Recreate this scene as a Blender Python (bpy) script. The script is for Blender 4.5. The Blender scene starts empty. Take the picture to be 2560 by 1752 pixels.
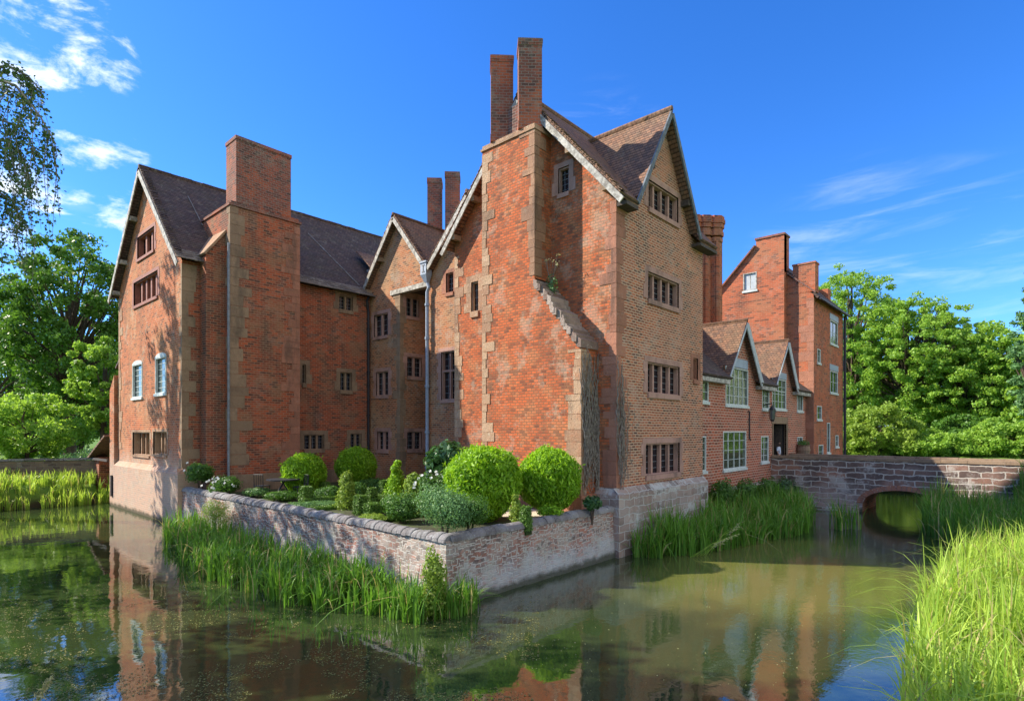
import bpy, math, random
import numpy as np
from mathutils import Vector, Matrix, noise as mnoise
random.seed(7); RNG = np.random.default_rng(7)
S = bpy.context.scene
COL = S.collection
# ------------------------------------------------------------------ camera
F = 1435.0; HY = 1075.0; CX = 1280.0; H = 4.0           # focal length / horizon of a 2560 px wide picture, eye height above the water
PHI = math.atan2(1295.0, 1435.0)                         # angle between view direction and the +X walls
FX, FY = math.cos(PHI), math.sin(PHI)                    # forward
RX, RY = math.sin(PHI), -math.cos(PHI)                   # right
cam = bpy.data.cameras.new("camera"); camo = bpy.data.objects.new("camera", cam); COL.objects.link(camo)
camo.location = (0, 0, H)
camo.rotation_euler = (math.pi/2, 0, math.atan2(FY, FX) - math.pi/2)
cam.sensor_width = 36; cam.lens = 36*F/2560.0
cam.shift_y = (HY - 876.0)/2560.0
cam.clip_start = .1; cam.clip_end = 3000
S.camera = camo
S.render.resolution_x = 1024; S.render.resolution_y = 700
# ------------------------------------------------------------------ light
SUN_EL = math.radians(36.5); SUN_AZ = math.atan2(-.565, .825)
sd = Vector((-.565*math.cos(SUN_EL), .825*math.cos(SUN_EL), math.sin(SUN_EL)))
sd = Vector((sd.x, sd.y, sd.z)).normalized()
sl = bpy.data.lights.new("sun", 'SUN'); slo = bpy.data.objects.new("sun", sl); COL.objects.link(slo)
sl.energy = 4.8; sl.angle = math.radians(.5); sl.color = (1, .9, .74)
slo.rotation_euler = (-sd).to_track_quat('-Z', 'Y').to_euler(); slo.location = (0, 30, 60)
S.view_settings.view_transform = 'Standard'; S.view_settings.look = 'None'
S.view_settings.gamma = 1; S.view_settings.exposure = 1.05

class NG:
    """small helper for node graphs"""
    def __init__(s, nt): s.nt = nt
    def n(s, t, **kw):
        nd = s.nt.nodes.new(t)
        for k, v in kw.items():
            if k.startswith('i_'): 
                key = k[2:].replace('_', ' ')
                s.set(nd.inputs[key], v)
            else: setattr(nd, k, v)
        return nd
    def set(s, inp, v):
        if isinstance(v, bpy.types.NodeSocket): s.nt.links.new(v, inp)
        else:
            if isinstance(v, (tuple, list)) and len(v) == 3 and inp.type == 'RGBA': v = (*v, 1)
            inp.default_value = v
    def math(s, op, a, b=None, c=None, clamp=False):
        nd = s.nt.nodes.new('ShaderNodeMath'); nd.operation = op; nd.use_clamp = clamp
        s.set(nd.inputs[0], a)
        if b is not None: s.set(nd.inputs[1], b)
        if c is not None: s.set(nd.inputs[2], c)
        return nd.outputs[0]
    def vm(s, op, a, b=None, scale=None):
        nd = s.nt.nodes.new('ShaderNodeVectorMath'); nd.operation = op
        s.set(nd.inputs[0], a)
        if b is not None: s.set(nd.inputs[1], b)
        if scale is not None: s.set(nd.inputs[3], scale)
        return nd.outputs['Value'] if op in ('DOT_PRODUCT', 'LENGTH') else nd.outputs[0]
    def mix(s, fac, a, b, mode='MIX'):
        nd = s.nt.nodes.new('ShaderNodeMix'); nd.data_type = 'RGBA'; nd.blend_type = mode
        s.set(nd.inputs[0], fac); s.set(nd.inputs[6], a); s.set(nd.inputs[7], b)
        return nd.outputs[2]
    def noise(s, vec, scale, detail=4, rough=.55, out=0, dist=0):
        nd = s.nt.nodes.new('ShaderNodeTexNoise'); s.set(nd.inputs['Vector'], vec)
        nd.inputs['Scale'].default_value = scale; nd.inputs['Detail'].default_value = detail
        nd.inputs['Roughness'].default_value = rough; nd.inputs['Distortion'].default_value = dist
        return nd.outputs[out]
    def ramp(s, fac, lo, hi, a=0., b=1.):
        nd = s.nt.nodes.new('ShaderNodeMapRange'); nd.interpolation_type = 'SMOOTHSTEP'
        s.set(nd.inputs[0], fac); nd.inputs[1].default_value = lo; nd.inputs[2].default_value = hi
        nd.inputs[3].default_value = a; nd.inputs[4].default_value = b
        return nd.outputs[0]

def pdir(px, py):
    u = (px-CX)/F; w = (HY-py)/F
    return Vector((FX+RX*u, FY+RY*u, w)).normalized()
# ------------------------------------------------------------------ world
W = bpy.data.worlds.new("World"); S.world = W; W.use_nodes = True
nt = W.node_tree; nt.nodes.clear(); g = NG(nt)
out = g.n('ShaderNodeOutputWorld'); bg = g.n('ShaderNodeBackground'); bg.inputs[1].default_value = .15
sky = g.n('ShaderNodeTexSky'); sky.sky_type = 'NISHITA'; sky.sun_disc = False
sky.sun_elevation = SUN_EL; sky.sun_rotation = SUN_AZ; sky.air_density = 1.0; sky.dust_density = .3; sky.ozone_density = 3.5; sky.altitude = 200
hs = g.n('ShaderNodeHueSaturation'); hs.inputs['Saturation'].default_value = 1.25; hs.inputs['Value'].default_value = 1.0
nt.links.new(sky.outputs[0], hs.inputs['Color'])
tc = g.n('ShaderNodeTexCoord'); d = tc.outputs['Generated']
# wispy clouds: patches of sky given by direction
def patch(pts, lo, hi):
    m = None
    for (px, py, r) in pts:
        dd = g.vm('DOT_PRODUCT', d, tuple(pdir(px, py)))
        v = g.ramp(dd, math.cos(math.radians(r)), math.cos(math.radians(r*.35)))
        m = v if m is None else g.math('MAXIMUM', m, v)
    return m
mp = g.vm('MULTIPLY', d, (1, 1, 1.9))
n1 = g.noise(mp, 9, 9, .62, dist=.35)
m1 = patch([(40, 90, 5), (150, 100, 5.5), (60, 175, 4.5), (235, 135, 4), (10, 10, 5), (180, 20, 4), (150, 440, 6), (60, 470, 7), (250, 470, 6), (330, 480, 4), (1180, 425, 2), (1310, 300, 2)], 0, 0)
c1 = g.math('MULTIPLY', g.ramp(g.math('ADD', n1, g.math('MULTIPLY', m1, .2)), .70, .86), m1)
mp2 = g.vm('MULTIPLY', d, (1, 1, 7))
n2 = g.noise(mp2, 5, 7, .6, dist=.5)
m2 = patch([(2150, 650, 9), (2350, 660, 9), (2300, 740, 6), (2500, 720, 7), (2000, 640, 5), (80, 600, 6), (1500, 400, 7)], 0, 0)
c2 = g.math('MULTIPLY', g.ramp(n2, .45, .8), g.math('MULTIPLY', m2, .28))
cl = g.math('MAXIMUM', c1, c2, clamp=True)
tint = g.mix(1., hs.outputs[0], (.47, .66, .95), 'MULTIPLY')
# unseen cloud bank added behind the camera as fill light for shaded walls
sy = g.n('ShaderNodeSeparateXYZ'); g.set(sy.inputs[0], d)
bank = g.math('MULTIPLY', g.ramp(sy.outputs[1], -.08, -.35), g.ramp(g.noise(g.vm('MULTIPLY', d, (1, 1, 1.6)), 3.2, 7, .6), .34, .56))
withfill = g.mix(bank, tint, (4.7, 4.6, 4.4))
nt.links.new(g.mix(cl, withfill, (4.2, 4.6, 5.0)), bg.inputs[0])
nt.links.new(bg.outputs[0], out.inputs[0])

# ------------------------------------------------------------------ mesh helpers
ORG = {}
class MB:
    def __init__(s): s.v = []; s.f = []
    def add(s, vs, fs):
        b = len(s.v); s.v += [tuple(v) for v in vs]; s.f += [tuple(i+b for i in f) for f in fs]; return s
    def box(s, x0, x1, y0, y1, z0, z1, j=0.):
        x0, x1 = min(x0, x1), max(x0, x1); y0, y1 = min(y0, y1), max(y0, y1); z0, z1 = min(z0, z1), max(z0, z1)
        r = (lambda: random.uniform(-j, j)) if j else (lambda: 0)
        return s.add([(x+r(), y+r(), z+r()) for z in (z0, z1) for x, y in ((x0, y0), (x1, y0), (x1, y1), (x0, y1))],
                     [(3, 2, 1, 0), (4, 5, 6, 7), (0, 1, 5, 4), (1, 2, 6, 5), (2, 3, 7, 6), (3, 0, 4, 7)])
    def slab(s, pts, t):
        """polygon with thickness t downwards along its normal"""
        p = [Vector(q) for q in pts]; n = (p[1]-p[0]).cross(p[2]-p[0]).normalized()
        if n.z < 0: p.reverse(); n = -n
        k = len(p); q = [a-n*t for a in p]
        fs = [tuple(range(k)), tuple(range(2*k-1, k-1, -1))]+[(i, i+k, (i+1) % k+k, (i+1) % k) for i in range(k)]
        return s.add(p+q, fs)
    def bar(s, a, b, w, h, up=(0, 0, 1)):
        a = Vector(a); b = Vector(b); t = (b-a).normalized(); sd_ = t.cross(Vector(up)).normalized(); u = sd_.cross(t)
        vs = []
        for p in (a, b):
            for i, j in ((-1, -1), (1, -1), (1, 1), (-1, 1)): vs.append(p+sd_*(i*w/2)+u*(j*h/2))
        return s.add(vs, [(0, 1, 2, 3), (7, 6, 5, 4), (0, 4, 5, 1), (1, 5, 6, 2), (2, 6, 7, 3), (3, 7, 4, 0)])
    def tube(s, pts, rads, n=8):
        pts = [Vector(p) for p in pts]
        if not isinstance(rads, (list, tuple)): rads = [rads]*len(pts)
        vs = []; fs = []
        for i, p in enumerate(pts):
            t = (pts[min(i+1, len(pts)-1)]-pts[max(i-1, 0)]).normalized()
            a = t.cross(Vector((0, 0, 1)) if abs(t.z) < .9 else Vector((1, 0, 0))).normalized(); b = t.cross(a)
            for k in range(n):
                an = 2*math.pi*k/n; vs.append(p+(a*math.cos(an)+b*math.sin(an))*rads[i])
        for i in range(len(pts)-1):
            for k in range(n):
                fs.append((i*n+k, i*n+(k+1) % n, (i+1)*n+(k+1) % n, (i+1)*n+k))
        fs.append(tuple(range(n))[::-1]); fs.append(tuple(range((len(pts)-1)*n, len(pts)*n)))
        return s.add(vs, fs)
    def prism(s, poly, z0, z1):
        k = len(poly)
        return s.add([(x, y, z0) for x, y in poly]+[(x, y, z1) for x, y in poly],
                     [tuple(range(k))[::-1], tuple(range(k, 2*k))]+[(i, (i+1) % k, (i+1) % k+k, i+k) for i in range(k)])
    def build(s, name, mat, parent=None, label=None, smooth=False):
        o0 = ORG.get(parent.name, (0, 0, 0)) if parent else (0, 0, 0)
        me = bpy.data.meshes.new(name)
        me.from_pydata([(x-o0[0], y-o0[1], z-o0[2]) for x, y, z in s.v], [], s.f)
        return link(name, me, mat, parent, label, smooth)
def link(name, me, mat, parent=None, label=None, smooth=False):
    if mat: me.materials.append(mat)
    if smooth: me.shade_smooth()
    o = bpy.data.objects.new(name, me); COL.objects.link(o)
    if parent: o.parent = parent; ORG[o.name] = ORG.get(parent.name, (0, 0, 0))
    if label: o['label'] = label
    return o
def thing(name, label, cat, loc=(0, 0, 0), group=None):
    o = bpy.data.objects.new(name, None); COL.objects.link(o); o.location = loc
    o['label'] = label; o['category'] = cat
    if group: o['group'] = group
    ORG[o.name] = tuple(loc); return o
def tag(o, label, cat, group=None, kind=None):
    o['label'] = label; o['category'] = cat
    if group: o['group'] = group
    if kind: o['kind'] = kind
    return o
def npmesh(name, V, Q):
    """V (n,3), Q (m,k) int"""
    me = bpy.data.meshes.new(name); k = Q.shape[1]
    me.vertices.add(len(V)); me.vertices.foreach_set('co', V.astype(np.float32).ravel())
    me.loops.add(Q.size); me.loops.foreach_set('vertex_index', Q.astype(np.int32).ravel())
    me.polygons.add(len(Q)); me.polygons.foreach_set('loop_start', np.arange(0, Q.size, k, dtype=np.int32))
    me.polygons.foreach_set('loop_total', np.full(len(Q), k, dtype=np.int32))
    me.update(calc_edges=True); return me

# ------------------------------------------------------------------ materials
def newmat(name, rough=.8, spec=.3):
    m = bpy.data.materials.new(name); m.use_nodes = True; nt = m.node_tree; nt.nodes.clear(); g = NG(nt)
    o = g.n('ShaderNodeOutputMaterial'); p = g.n('ShaderNodeBsdfPrincipled')
    p.inputs['Roughness'].default_value = rough; p.inputs['Specular IOR Level'].default_value = spec
    nt.links.new(p.outputs[0], o.inputs[0]); return m, g, p, o
def surf_uv(g):
    ge = g.n('ShaderNodeNewGeometry'); P = ge.outputs['Position']; N = ge.outputs['True Normal']
    t = g.vm('NORMALIZE', g.vm('CROSS_PRODUCT', (0.001, 0, 1), N)); b = g.vm('CROSS_PRODUCT', N, t)
    cb = g.n('ShaderNodeCombineXYZ'); g.set(cb.inputs[0], g.vm('DOT_PRODUCT', P, t)); g.set(cb.inputs[1], g.vm('DOT_PRODUCT', P, b))
    return cb.outputs[0], P, N
def brick(name, c1, c2, mortar, patch, pscale=.5, pamt=.6, row=.08, bw=.23, ms=.011, dark=(.06, .045, .04), damt=.35, lichen=0., lcol=(.42, .40, .34), wob=.03, bump=.7, low=None, mort_var=None):
    m, g, p, o = newmat(name, .9, .15)
    uv, P, N = surf_uv(g)
    wn = g.noise(P, 2.2, 3, .5, out=1)
    w = g.vm('SCALE', g.vm('SUBTRACT', wn, (.5, .5, .5)), scale=wob*2)
    uv2 = g.vm('ADD', uv, w)
    bt = g.n('ShaderNodeTexBrick'); g.set(bt.inputs['Vector'], uv2)
    bt.inputs['Scale'].default_value = 1; bt.inputs['Brick Width'].default_value = bw; bt.inputs['Row Height'].default_value = row
    bt.inputs['Mortar Size'].default_value = ms; bt.inputs['Mortar Smooth'].default_value = .3; bt.inputs['Bias'].default_value = 0
    g.set(bt.inputs['Color1'], (0, 0, 0)); g.set(bt.inputs['Color2'], (1, 1, 1)); g.set(bt.inputs['Mortar'], (.5, .5, .5))
    rv = g.n('ShaderNodeSeparateColor'); g.set(rv.inputs[0], bt.outputs['Color']); r = rv.outputs[0]
    f = bt.outputs['Fac']
    col = g.mix(r, c1, c2)
    big = g.noise(P, pscale, 6, .65)
    col = g.mix(g.math('MULTIPLY', g.ramp(big, .47, .62), pamt), col, patch)
    band = g.noise(g.vm('MULTIPLY', P, (.55, .55, 3.4)), 1., 6, .65)
    col = g.mix(g.ramp(band, .42, .30, 0., .5), col, g.mix(.5, dark, c2)); col = g.mix(g.ramp(band, .55, .70, 0., .4), col, g.mix(.5, mortar, c1))
    # dark burnt bricks
    dk = g.ramp(g.math('ADD', r, g.math('MULTIPLY', g.noise(P, 1.3, 3), .7)), 1.05, 1.35)
    col = g.mix(g.math('MULTIPLY', dk, .5), col, dark)
    st = g.noise(g.vm('MULTIPLY', P, (1, 1, .3)), .8, 8, .72)
    col = g.mix(g.math('MULTIPLY', g.ramp(st, .47, .66), min(1., damt*1.25)), col, dark)
    fine = g.noise(P, 28, 3, .7)
    col = g.mix(.28, col, g.mix(fine, (.25, .2, .2), (1., 1., 1.)), 'OVERLAY')
    mc = mortar
    if mort_var: mc = g.mix(g.ramp(g.noise(P, .8, 4), .4, .65), mortar, mort_var)
    col = g.mix(g.math('MULTIPLY', f, .8), col, mc)
    if lichen > 0:
        li = g.ramp(g.math('ADD', g.noise(P, 1.1, 7, .72), g.math('MULTIPLY', g.noise(P, 9, 4, .7), .3)), .67, .80)
        col = g.mix(g.math('MULTIPLY', li, lichen), col, lcol)
    if low:   # stained, limewashed foot of the wall: z range, colour
        z = g.n('ShaderNodeSeparateXYZ'); g.set(z.inputs[0], P)
        zz = g.math('ADD', z.outputs[2], g.math('MULTIPLY', g.math('SUBTRACT', g.noise(P, 1.6, 5, .7), .5), 2.2))
        col = g.mix(g.math('MULTIPLY', g.ramp(zz, low[1], low[0]), low[3]), col, low[2])
    if low:
        col = g.mix(g.math('MULTIPLY', g.ramp(g.math('ADD', z.outputs[2], g.math('MULTIPLY', g.noise(P, 3, 4), .3)), .42, .22), .85), col, (.035, .04, .02))
    g.set(p.inputs['Base Color'], col)
    h = g.math('ADD', g.math('MULTIPLY', g.math('SUBTRACT', 1, f), 1.), g.math('MULTIPLY', fine, .6))
    h = g.math('ADD', h, g.math('MULTIPLY', r, .35))
    bp = g.n('ShaderNodeBump'); bp.inputs['Strength'].default_value = bump; bp.inputs['Distance'].default_value = .02
    g.set(bp.inputs['Height'], h); g.set(p.inputs['Normal'], bp.outputs[0])
    return m
def stone(name, a, b, c=None, sc=1.2, bump=.4, lichen=0., lcol=(.5, .5, .42)):
    m, g, p, o = newmat(name, .9, .15)
    ge = g.n('ShaderNodeNewGeometry'); P = ge.outputs['Position']
    rd = ge.outputs['Random Per Island']
    col = g.mix(rd, a, b)
    n = g.noise(P, sc*2, 7, .7)
    col = g.mix(g.math('MULTIPLY', g.ramp(n, .45, .7), .55), col, c or (b[0]*.5, b[1]*.5, b[2]*.5))
    if lichen:
        li = g.ramp(g.noise(P, 5, 6, .75), .56, .66)
        col = g.mix(g.math('MULTIPLY', li, lichen), col, lcol)
    sk = g.noise(g.vm('MULTIPLY', P, (1, 1, .25)), 1.1, 7, .7)
    col = g.mix(g.math('MULTIPLY', g.ramp(sk, .5, .68), .55), col, (.07, .06, .05))
    fi = g.noise(P, 22, 5, .75)
    col = g.mix(.45, col, g.mix(fi, (.2, .2, .2), (1, 1, 1)), 'OVERLAY')
    g.set(p.inputs['Base Color'], col)
    bp = g.n('ShaderNodeBump'); bp.inputs['Strength'].default_value = bump; bp.inputs['Distance'].default_value = .03
    g.set(bp.inputs['Height'], g.math('ADD', fi, g.math('MULTIPLY', n, 1.5))); g.set(p.inputs['Normal'], bp.outputs[0])
    return m
def tiles(name, a, b, c, moss=.0):
    m, g, p, o = newmat(name, .85, .2)
    uv, P, N = surf_uv(g)
    w = g.vm('SCALE', g.vm('SUBTRACT', g.noise(P, 1.2, 3, .5, out=1), (.5, .5, .5)), scale=.06)
    uv2 = g.vm('ADD', uv, w)
    bt = g.n('ShaderNodeTexBrick'); g.set(bt.inputs['Vector'], uv2)
    bt.inputs['Scale'].default_value = 1; bt.inputs['Brick Width'].default_value = .17; bt.inputs['Row Height'].default_value = .15
    bt.inputs['Mortar Size'].default_value = .008; bt.inputs['Mortar Smooth'].default_value = .2
    g.set(bt.inputs['Color1'], (0, 0, 0)); g.set(bt.inputs['Color2'], (1, 1, 1)); g.set(bt.inputs['Mortar'], (.5, .5, .5))
    rv = g.n('ShaderNodeSeparateColor'); g.set(rv.inputs[0], bt.outputs['Color'])
    col = g.mix(rv.outputs[0], a, b)
    col = g.mix(g.math('MULTIPLY', g.ramp(g.noise(P, .7, 6, .7), .45, .65), .6), col, c)
    col = g.mix(g.math('MULTIPLY', bt.outputs['Fac'], .75), col, (.02, .015, .012))
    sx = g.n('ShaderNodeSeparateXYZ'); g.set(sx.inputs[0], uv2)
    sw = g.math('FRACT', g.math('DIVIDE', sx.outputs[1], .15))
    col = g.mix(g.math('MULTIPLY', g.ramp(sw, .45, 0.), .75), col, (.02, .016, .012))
    if moss:
        col = g.mix(g.math('MULTIPLY', g.ramp(g.noise(P, 3.5, 6, .75), .53, .66), moss), col, (.35, .32, .24))
    g.set(p.inputs['Base Color'], col)
    h = g.math('ADD', g.math('ADD', g.math('SUBTRACT', 1., sw), g.math('MULTIPLY', rv.outputs[0], .6)), g.math('MULTIPLY', g.noise(P, 1.6, 3), 6.))
    bp = g.n('ShaderNodeBump'); bp.inputs['Strength'].default_value = .8; bp.inputs['Distance'].default_value = .03
    g.set(bp.inputs['Height'], h); g.set(p.inputs['Normal'], bp.outputs[0])
    return m
def plain(name, a, b=None, rough=.7, sc=6, spec=.3, metal=0, bump=.15):
    m, g, p, o = newmat(name, rough, spec); p.inputs['Metallic'].default_value = metal
    ge = g.n('ShaderNodeNewGeometry'); n = g.noise(ge.outputs['Position'], sc, 6, .7)
    g.set(p.inputs['Base Color'], g.mix(g.ramp(n, .35, .65), a, b or tuple(x*.6 for x in a)))
    bp = g.n('ShaderNodeBump'); bp.inputs['Strength'].default_value = bump; bp.inputs['Distance'].default_value = .02
    g.set(bp.inputs['Height'], n); g.set(p.inputs['Normal'], bp.outputs[0]); return m
def leafmat(name, a, b, trans=.35, tcol=None, rough=.5, spec=.3):
    m, g, p, o = newmat(name, rough, spec)
    ge = g.n('ShaderNodeNewGeometry'); r = ge.outputs['Random Per Island']
    n = g.noise(ge.outputs['Position'], .8, 3)
    col = g.mix(g.math('ADD', g.math('MULTIPLY', r, .7), g.math('MULTIPLY', n, .4), clamp=True), a, b)
    g.set(p.inputs['Base Color'], col)
    tr = g.n('ShaderNodeBsdfTranslucent'); g.set(tr.inputs[0], g.mix(.5, col, tcol or (b[0]*1.6, b[1]*1.6, b[2]*.8)))
    mx = g.n('ShaderNodeMixShader'); mx.inputs[0].default_value = trans
    g.nt.links.new(p.outputs[0], mx.inputs[1]); g.nt.links.new(tr.outputs[0], mx.inputs[2]); g.nt.links.new(mx.outputs[0], o.inputs[0])
    return m
def glassmat(name, base, ior=1.9, rough=.06, wav=.15):
    m, g, p, o = newmat(name, rough, .5); p.inputs['IOR'].default_value = ior
    ge = g.n('ShaderNodeNewGeometry'); n = g.noise(ge.outputs['Position'], 2.5, 3)
    g.set(p.inputs['Base Color'], g.mix(n, base, tuple(x*.4 for x in base)))
    bp = g.n('ShaderNodeBump'); bp.inputs['Strength'].default_value = wav; bp.inputs['Distance'].default_value = .03
    g.set(bp.inputs['Height'], g.noise(ge.outputs['Position'], 5, 2)); g.set(p.inputs['Normal'], bp.outputs[0]); return m

M = {}
M['b_stack'] = brick('brick_orange_weathered', (.52, .125, .045), (.32, .09, .04), (.19, .12, .07), (.42, .19, .09), 1.6, .55, row=.095, bw=.21, ms=.014, damt=.28, lichen=.38, lcol=(.44, .37, .28), wob=.035, bump=.9)  # mortar colour darkened to paint in the shadow lines of the joints
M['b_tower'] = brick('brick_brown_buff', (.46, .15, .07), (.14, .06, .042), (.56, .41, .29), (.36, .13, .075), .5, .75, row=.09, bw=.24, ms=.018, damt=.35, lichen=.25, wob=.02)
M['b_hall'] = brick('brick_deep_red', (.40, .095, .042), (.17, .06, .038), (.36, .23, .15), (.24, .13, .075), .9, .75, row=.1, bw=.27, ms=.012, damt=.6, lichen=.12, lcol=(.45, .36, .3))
M['b_gable'] = brick('brick_warm_limewashed', (.50, .14, .055), (.34, .095, .04), (.44, .30, .18), (.42, .21, .10), .5, .5, row=.1, bw=.26, ms=.013, damt=.35, lichen=.4, lcol=(.5, .42, .3), low=(1.7, 3.6, (.50, .43, .34), .62))
M['b_stair'] = brick('brick_ochre_red', (.44, .16, .07), (.26, .10, .05), (.46, .34, .22), (.36, .22, .12), .6, .7, row=.1, bw=.26, ms=.014, damt=.35, lichen=.3)
M['b_entrance'] = brick('brick_red_white_joints', (.40, .10, .05), (.26, .08, .045), (.60, .44, .34), (.33, .13, .08), .5, .6, row=.125, bw=.32, ms=.019, damt=.3, lichen=.08, wob=.03)
M['b_right'] = brick('brick_bright_red', (.46, .12, .055), (.27, .085, .045), (.40, .22, .14), (.34, .15, .08), .4, .7, row=.12, bw=.3, ms=.014, damt=.35, lichen=.12)
M['b_shaft'] = brick('brick_sooty', (.27, .085, .055), (.12, .06, .05), (.26, .20, .17), (.40, .11, .05), .6, .8, row=.1, bw=.24, ms=.014, damt=.45, lichen=.3, lcol=(.3, .28, .22), wob=.02)
M['b_garden'] = brick('masonry_mossy_mixed', (.36, .17, .12), (.22, .18, .17), (.50, .48, .44), (.36, .34, .30), 1.0, .65, row=.12, bw=.30, ms=.018, damt=.4, lichen=.6, lcol=(.42, .44, .40), wob=.04, bump=1.0, low=(.2, .9, (.44, .47, .49), .65))
M['b_bridge'] = brick('masonry_red_sandstone_blocks', (.30, .16, .11), (.13, .10, .09), (.54, .50, .44), (.09, .075, .07), .7, .6, row=.27, bw=.8, ms=.03, damt=.35, lichen=.65, lcol=(.50, .47, .42), wob=.12, bump=1.2, low=(.3, 1.6, (.42, .38, .34), .55))
M['b_farwall'] = brick('masonry_grey_brown', (.22, .16, .11), (.14, .10, .08), (.2, .17, .13), (.12, .10, .08), .8, .5, row=.16, bw=.4, ms=.02, damt=.4, lichen=.3, wob=.08, bump=1.0)
M['b_plinth'] = brick('masonry_pale_plinth', (.36, .31, .28), (.26, .21, .19), (.46, .46, .44), (.30, .20, .16), .9, .6, row=.26, bw=.6, ms=.02, damt=.3, lichen=.7, lcol=(.50, .53, .52), wob=.12, bump=1.0)
M['stone'] = stone('sandstone_brown', (.36, .21, .13), (.25, .145, .095), (.20, .11, .075), lichen=.3, lcol=(.38,.32,.25), bump=.8)
M['stone_dark'] = stone('sandstone_grey', (.29, .205, .135), (.215, .15, .10), (.13, .09, .065), lichen=.15, lcol=(.35, .33, .28))
M['stone_pink'] = stone('sandstone_pink', (.38, .175, .115), (.28, .13, .085), (.22, .11, .075), lichen=.3, lcol=(.36, .28, .23), bump=.8)
M['stone_pale'] = stone('sandstone_pale', (.42, .29, .19), (.30, .18, .115), (.34, .15, .08), lichen=.5, lcol=(.50,.46,.34), bump=1.)
M['coping'] = stone('coping_weathered', (.25, .25, .25), (.18, .165, .165), (.10, .09, .09), lichen=.6, lcol=(.45, .47, .46), bump=.9)
M['tile'] = tiles('clay_tile_dark', (.13, .088, .075), (.075, .056, .052), (.10, .085, .06), .25)
M['tile_warm'] = tiles('clay_tile_warm', (.27, .14, .085), (.13, .08, .06), (.20, .13, .08), .15)
M['tile_eave'] = stone('stone_slate_eaves', (.20, .17, .14), (.12, .10, .085), (.08, .07, .06), lichen=.5)
M['white'] = plain('white_paint_weathered', (.50, .48, .43), (.17, .155, .135), .75, 5)
M['white_clean'] = plain('white_paint', (.60, .65, .63), (.44, .49, .48), .6, 5)
M['redwood'] = plain('mullion_red_brown', (.33, .13, .09), (.22, .09, .065), .7, 8)
M['mull'] = stone('mullion_sandstone', (.42, .26, .215), (.33, .20, .165), (.24, .14, .11))
M['darkwood'] = plain('dark_timber', (.09, .07, .055), (.05, .04, .035), .8, 9)
M['lead'] = plain('lead_grey', (.33, .40, .50), (.25, .30, .38), .5, 7, .4)
M['leadbar'] = plain('lead_bar', (.22, .24, .26), (.15, .16, .18), .5, 7, .4)
M['board_dark'] = plain('dark_blue_grey_board', (.15, .18, .21), (.08, .09, .10), .7, 7)
M['rubble'] = stone('crumbling_rubble', (.40, .33, .28), (.20, .14, .115), (.10, .085, .075), lichen=.5, bump=1.2)
M['iron'] = plain('black_iron', (.025, .027, .035), (.012, .013, .02), .5, 7, .4)
M['glass'] = glassmat('leaded_glass_dark', (.018, .02, .03), 1.5, .08)
M['glass_pale'] = glassmat('glass_pale_reflecting', (.13, .19, .19), 1.9, .12)
M['glass_ent'] = glassmat('glass_tree_reflection_tint', (.05, .08, .035), 3.0, .03, .25)  # green base colour paints tree reflection on top of the real one
M['black'] = plain('dark_interior', (.012, .012, .016), (.008, .008, .01), .9)
M['board'] = plain('grey_board', (.45, .50, .52), (.35, .38, .4), .7, 6)
M['bark'] = plain('bark', (.12, .09, .065), (.06, .045, .035), .95, 8, .1, bump=.6)
M['bark_pale'] = plain('bark_pale', (.30, .27, .22), (.15, .12, .1), .95, 8, .1, bump=.6)
M['leaf_ball'] = leafmat('leaf_laurel_bright', (.06, .17, .012), (.34, .58, .03), .35)
M['leaf_shade'] = leafmat('leaf_green_mid', (.04, .11, .02), (.10, .22, .035), .3)
M['leaf_blue'] = leafmat('leaf_blue_green', (.07, .17, .06), (.17, .32, .11), .25)
M['leaf_dark'] = leafmat('leaf_dark_glossy', (.025, .08, .022), (.06, .15, .04), .2, rough=.35, spec=.5)
M['leaf_yel'] = leafmat('leaf_yellow_green', (.13, .24, .02), (.26, .36, .06), .35)
M['box'] = leafmat('leaf_clipped_box', (.06, .14, .02), (.14, .26, .04), .2)
M['box_core'] = plain('box_hedge_core', (.03, .06, .012), (.015, .03, .008), .95, 20)
M['tree_a'] = leafmat('leaf_tree_deep', (.03, .095, .010), (.13, .27, .035), .3)
M['tree_b'] = leafmat('leaf_tree_bright', (.09, .22, .02), (.34, .52, .08), .4)
M['tree_c'] = leafmat('leaf_tree_yellow', (.15, .27, .03), (.30, .42, .07), .4)
M['birch'] = leafmat('leaf_birch', (.05, .10, .03), (.12, .20, .06), .3)
M['reed'] = leafmat('reed_blade', (.03, .11, .010), (.17, .36, .04), .3)
M['reed_b'] = leafmat('reed_blade_sunlit', (.12, .27, .02), (.46, .60, .10), .4)  # brighter copy of the reed colour: sunlight put into the sunlit beds
M['weed'] = leafmat('pondweed', (.07, .09, .02), (.30, .27, .09), .1)
M['reed_straw'] = leafmat('reed_blade_straw', (.30, .26, .09), (.48, .42, .18), .3)
M['reed_dry'] = leafmat('reed_head_dry', (.45, .42, .22), (.62, .60, .34), .3)
M['petal'] = plain('white_petal', (.8, .8, .74), (.7, .7, .62), .6)
M['ivy_dead'] = plain('dead_ivy_stem', (.26, .23, .20), (.13, .11, .09), .95, 12)
M['skin'] = plain('skin', (.45, .28, .2), (.42, .25, .18), .6, 3)
M['shirt'] = plain('pale_blue_shirt', (.6, .68, .8), (.5, .58, .72), .8, 5)
M['trouser'] = plain('dark_teal_trousers', (.05, .09, .11), (.04, .07, .09), .8, 5)
M['hair'] = plain('brown_hair', (.05, .035, .025), (.03, .02, .015), .7, 9)
M['path'] = stone('pale_gravel_path', (.55, .48, .38), (.48, .42, .33), (.4, .35, .27), 4)

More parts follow.
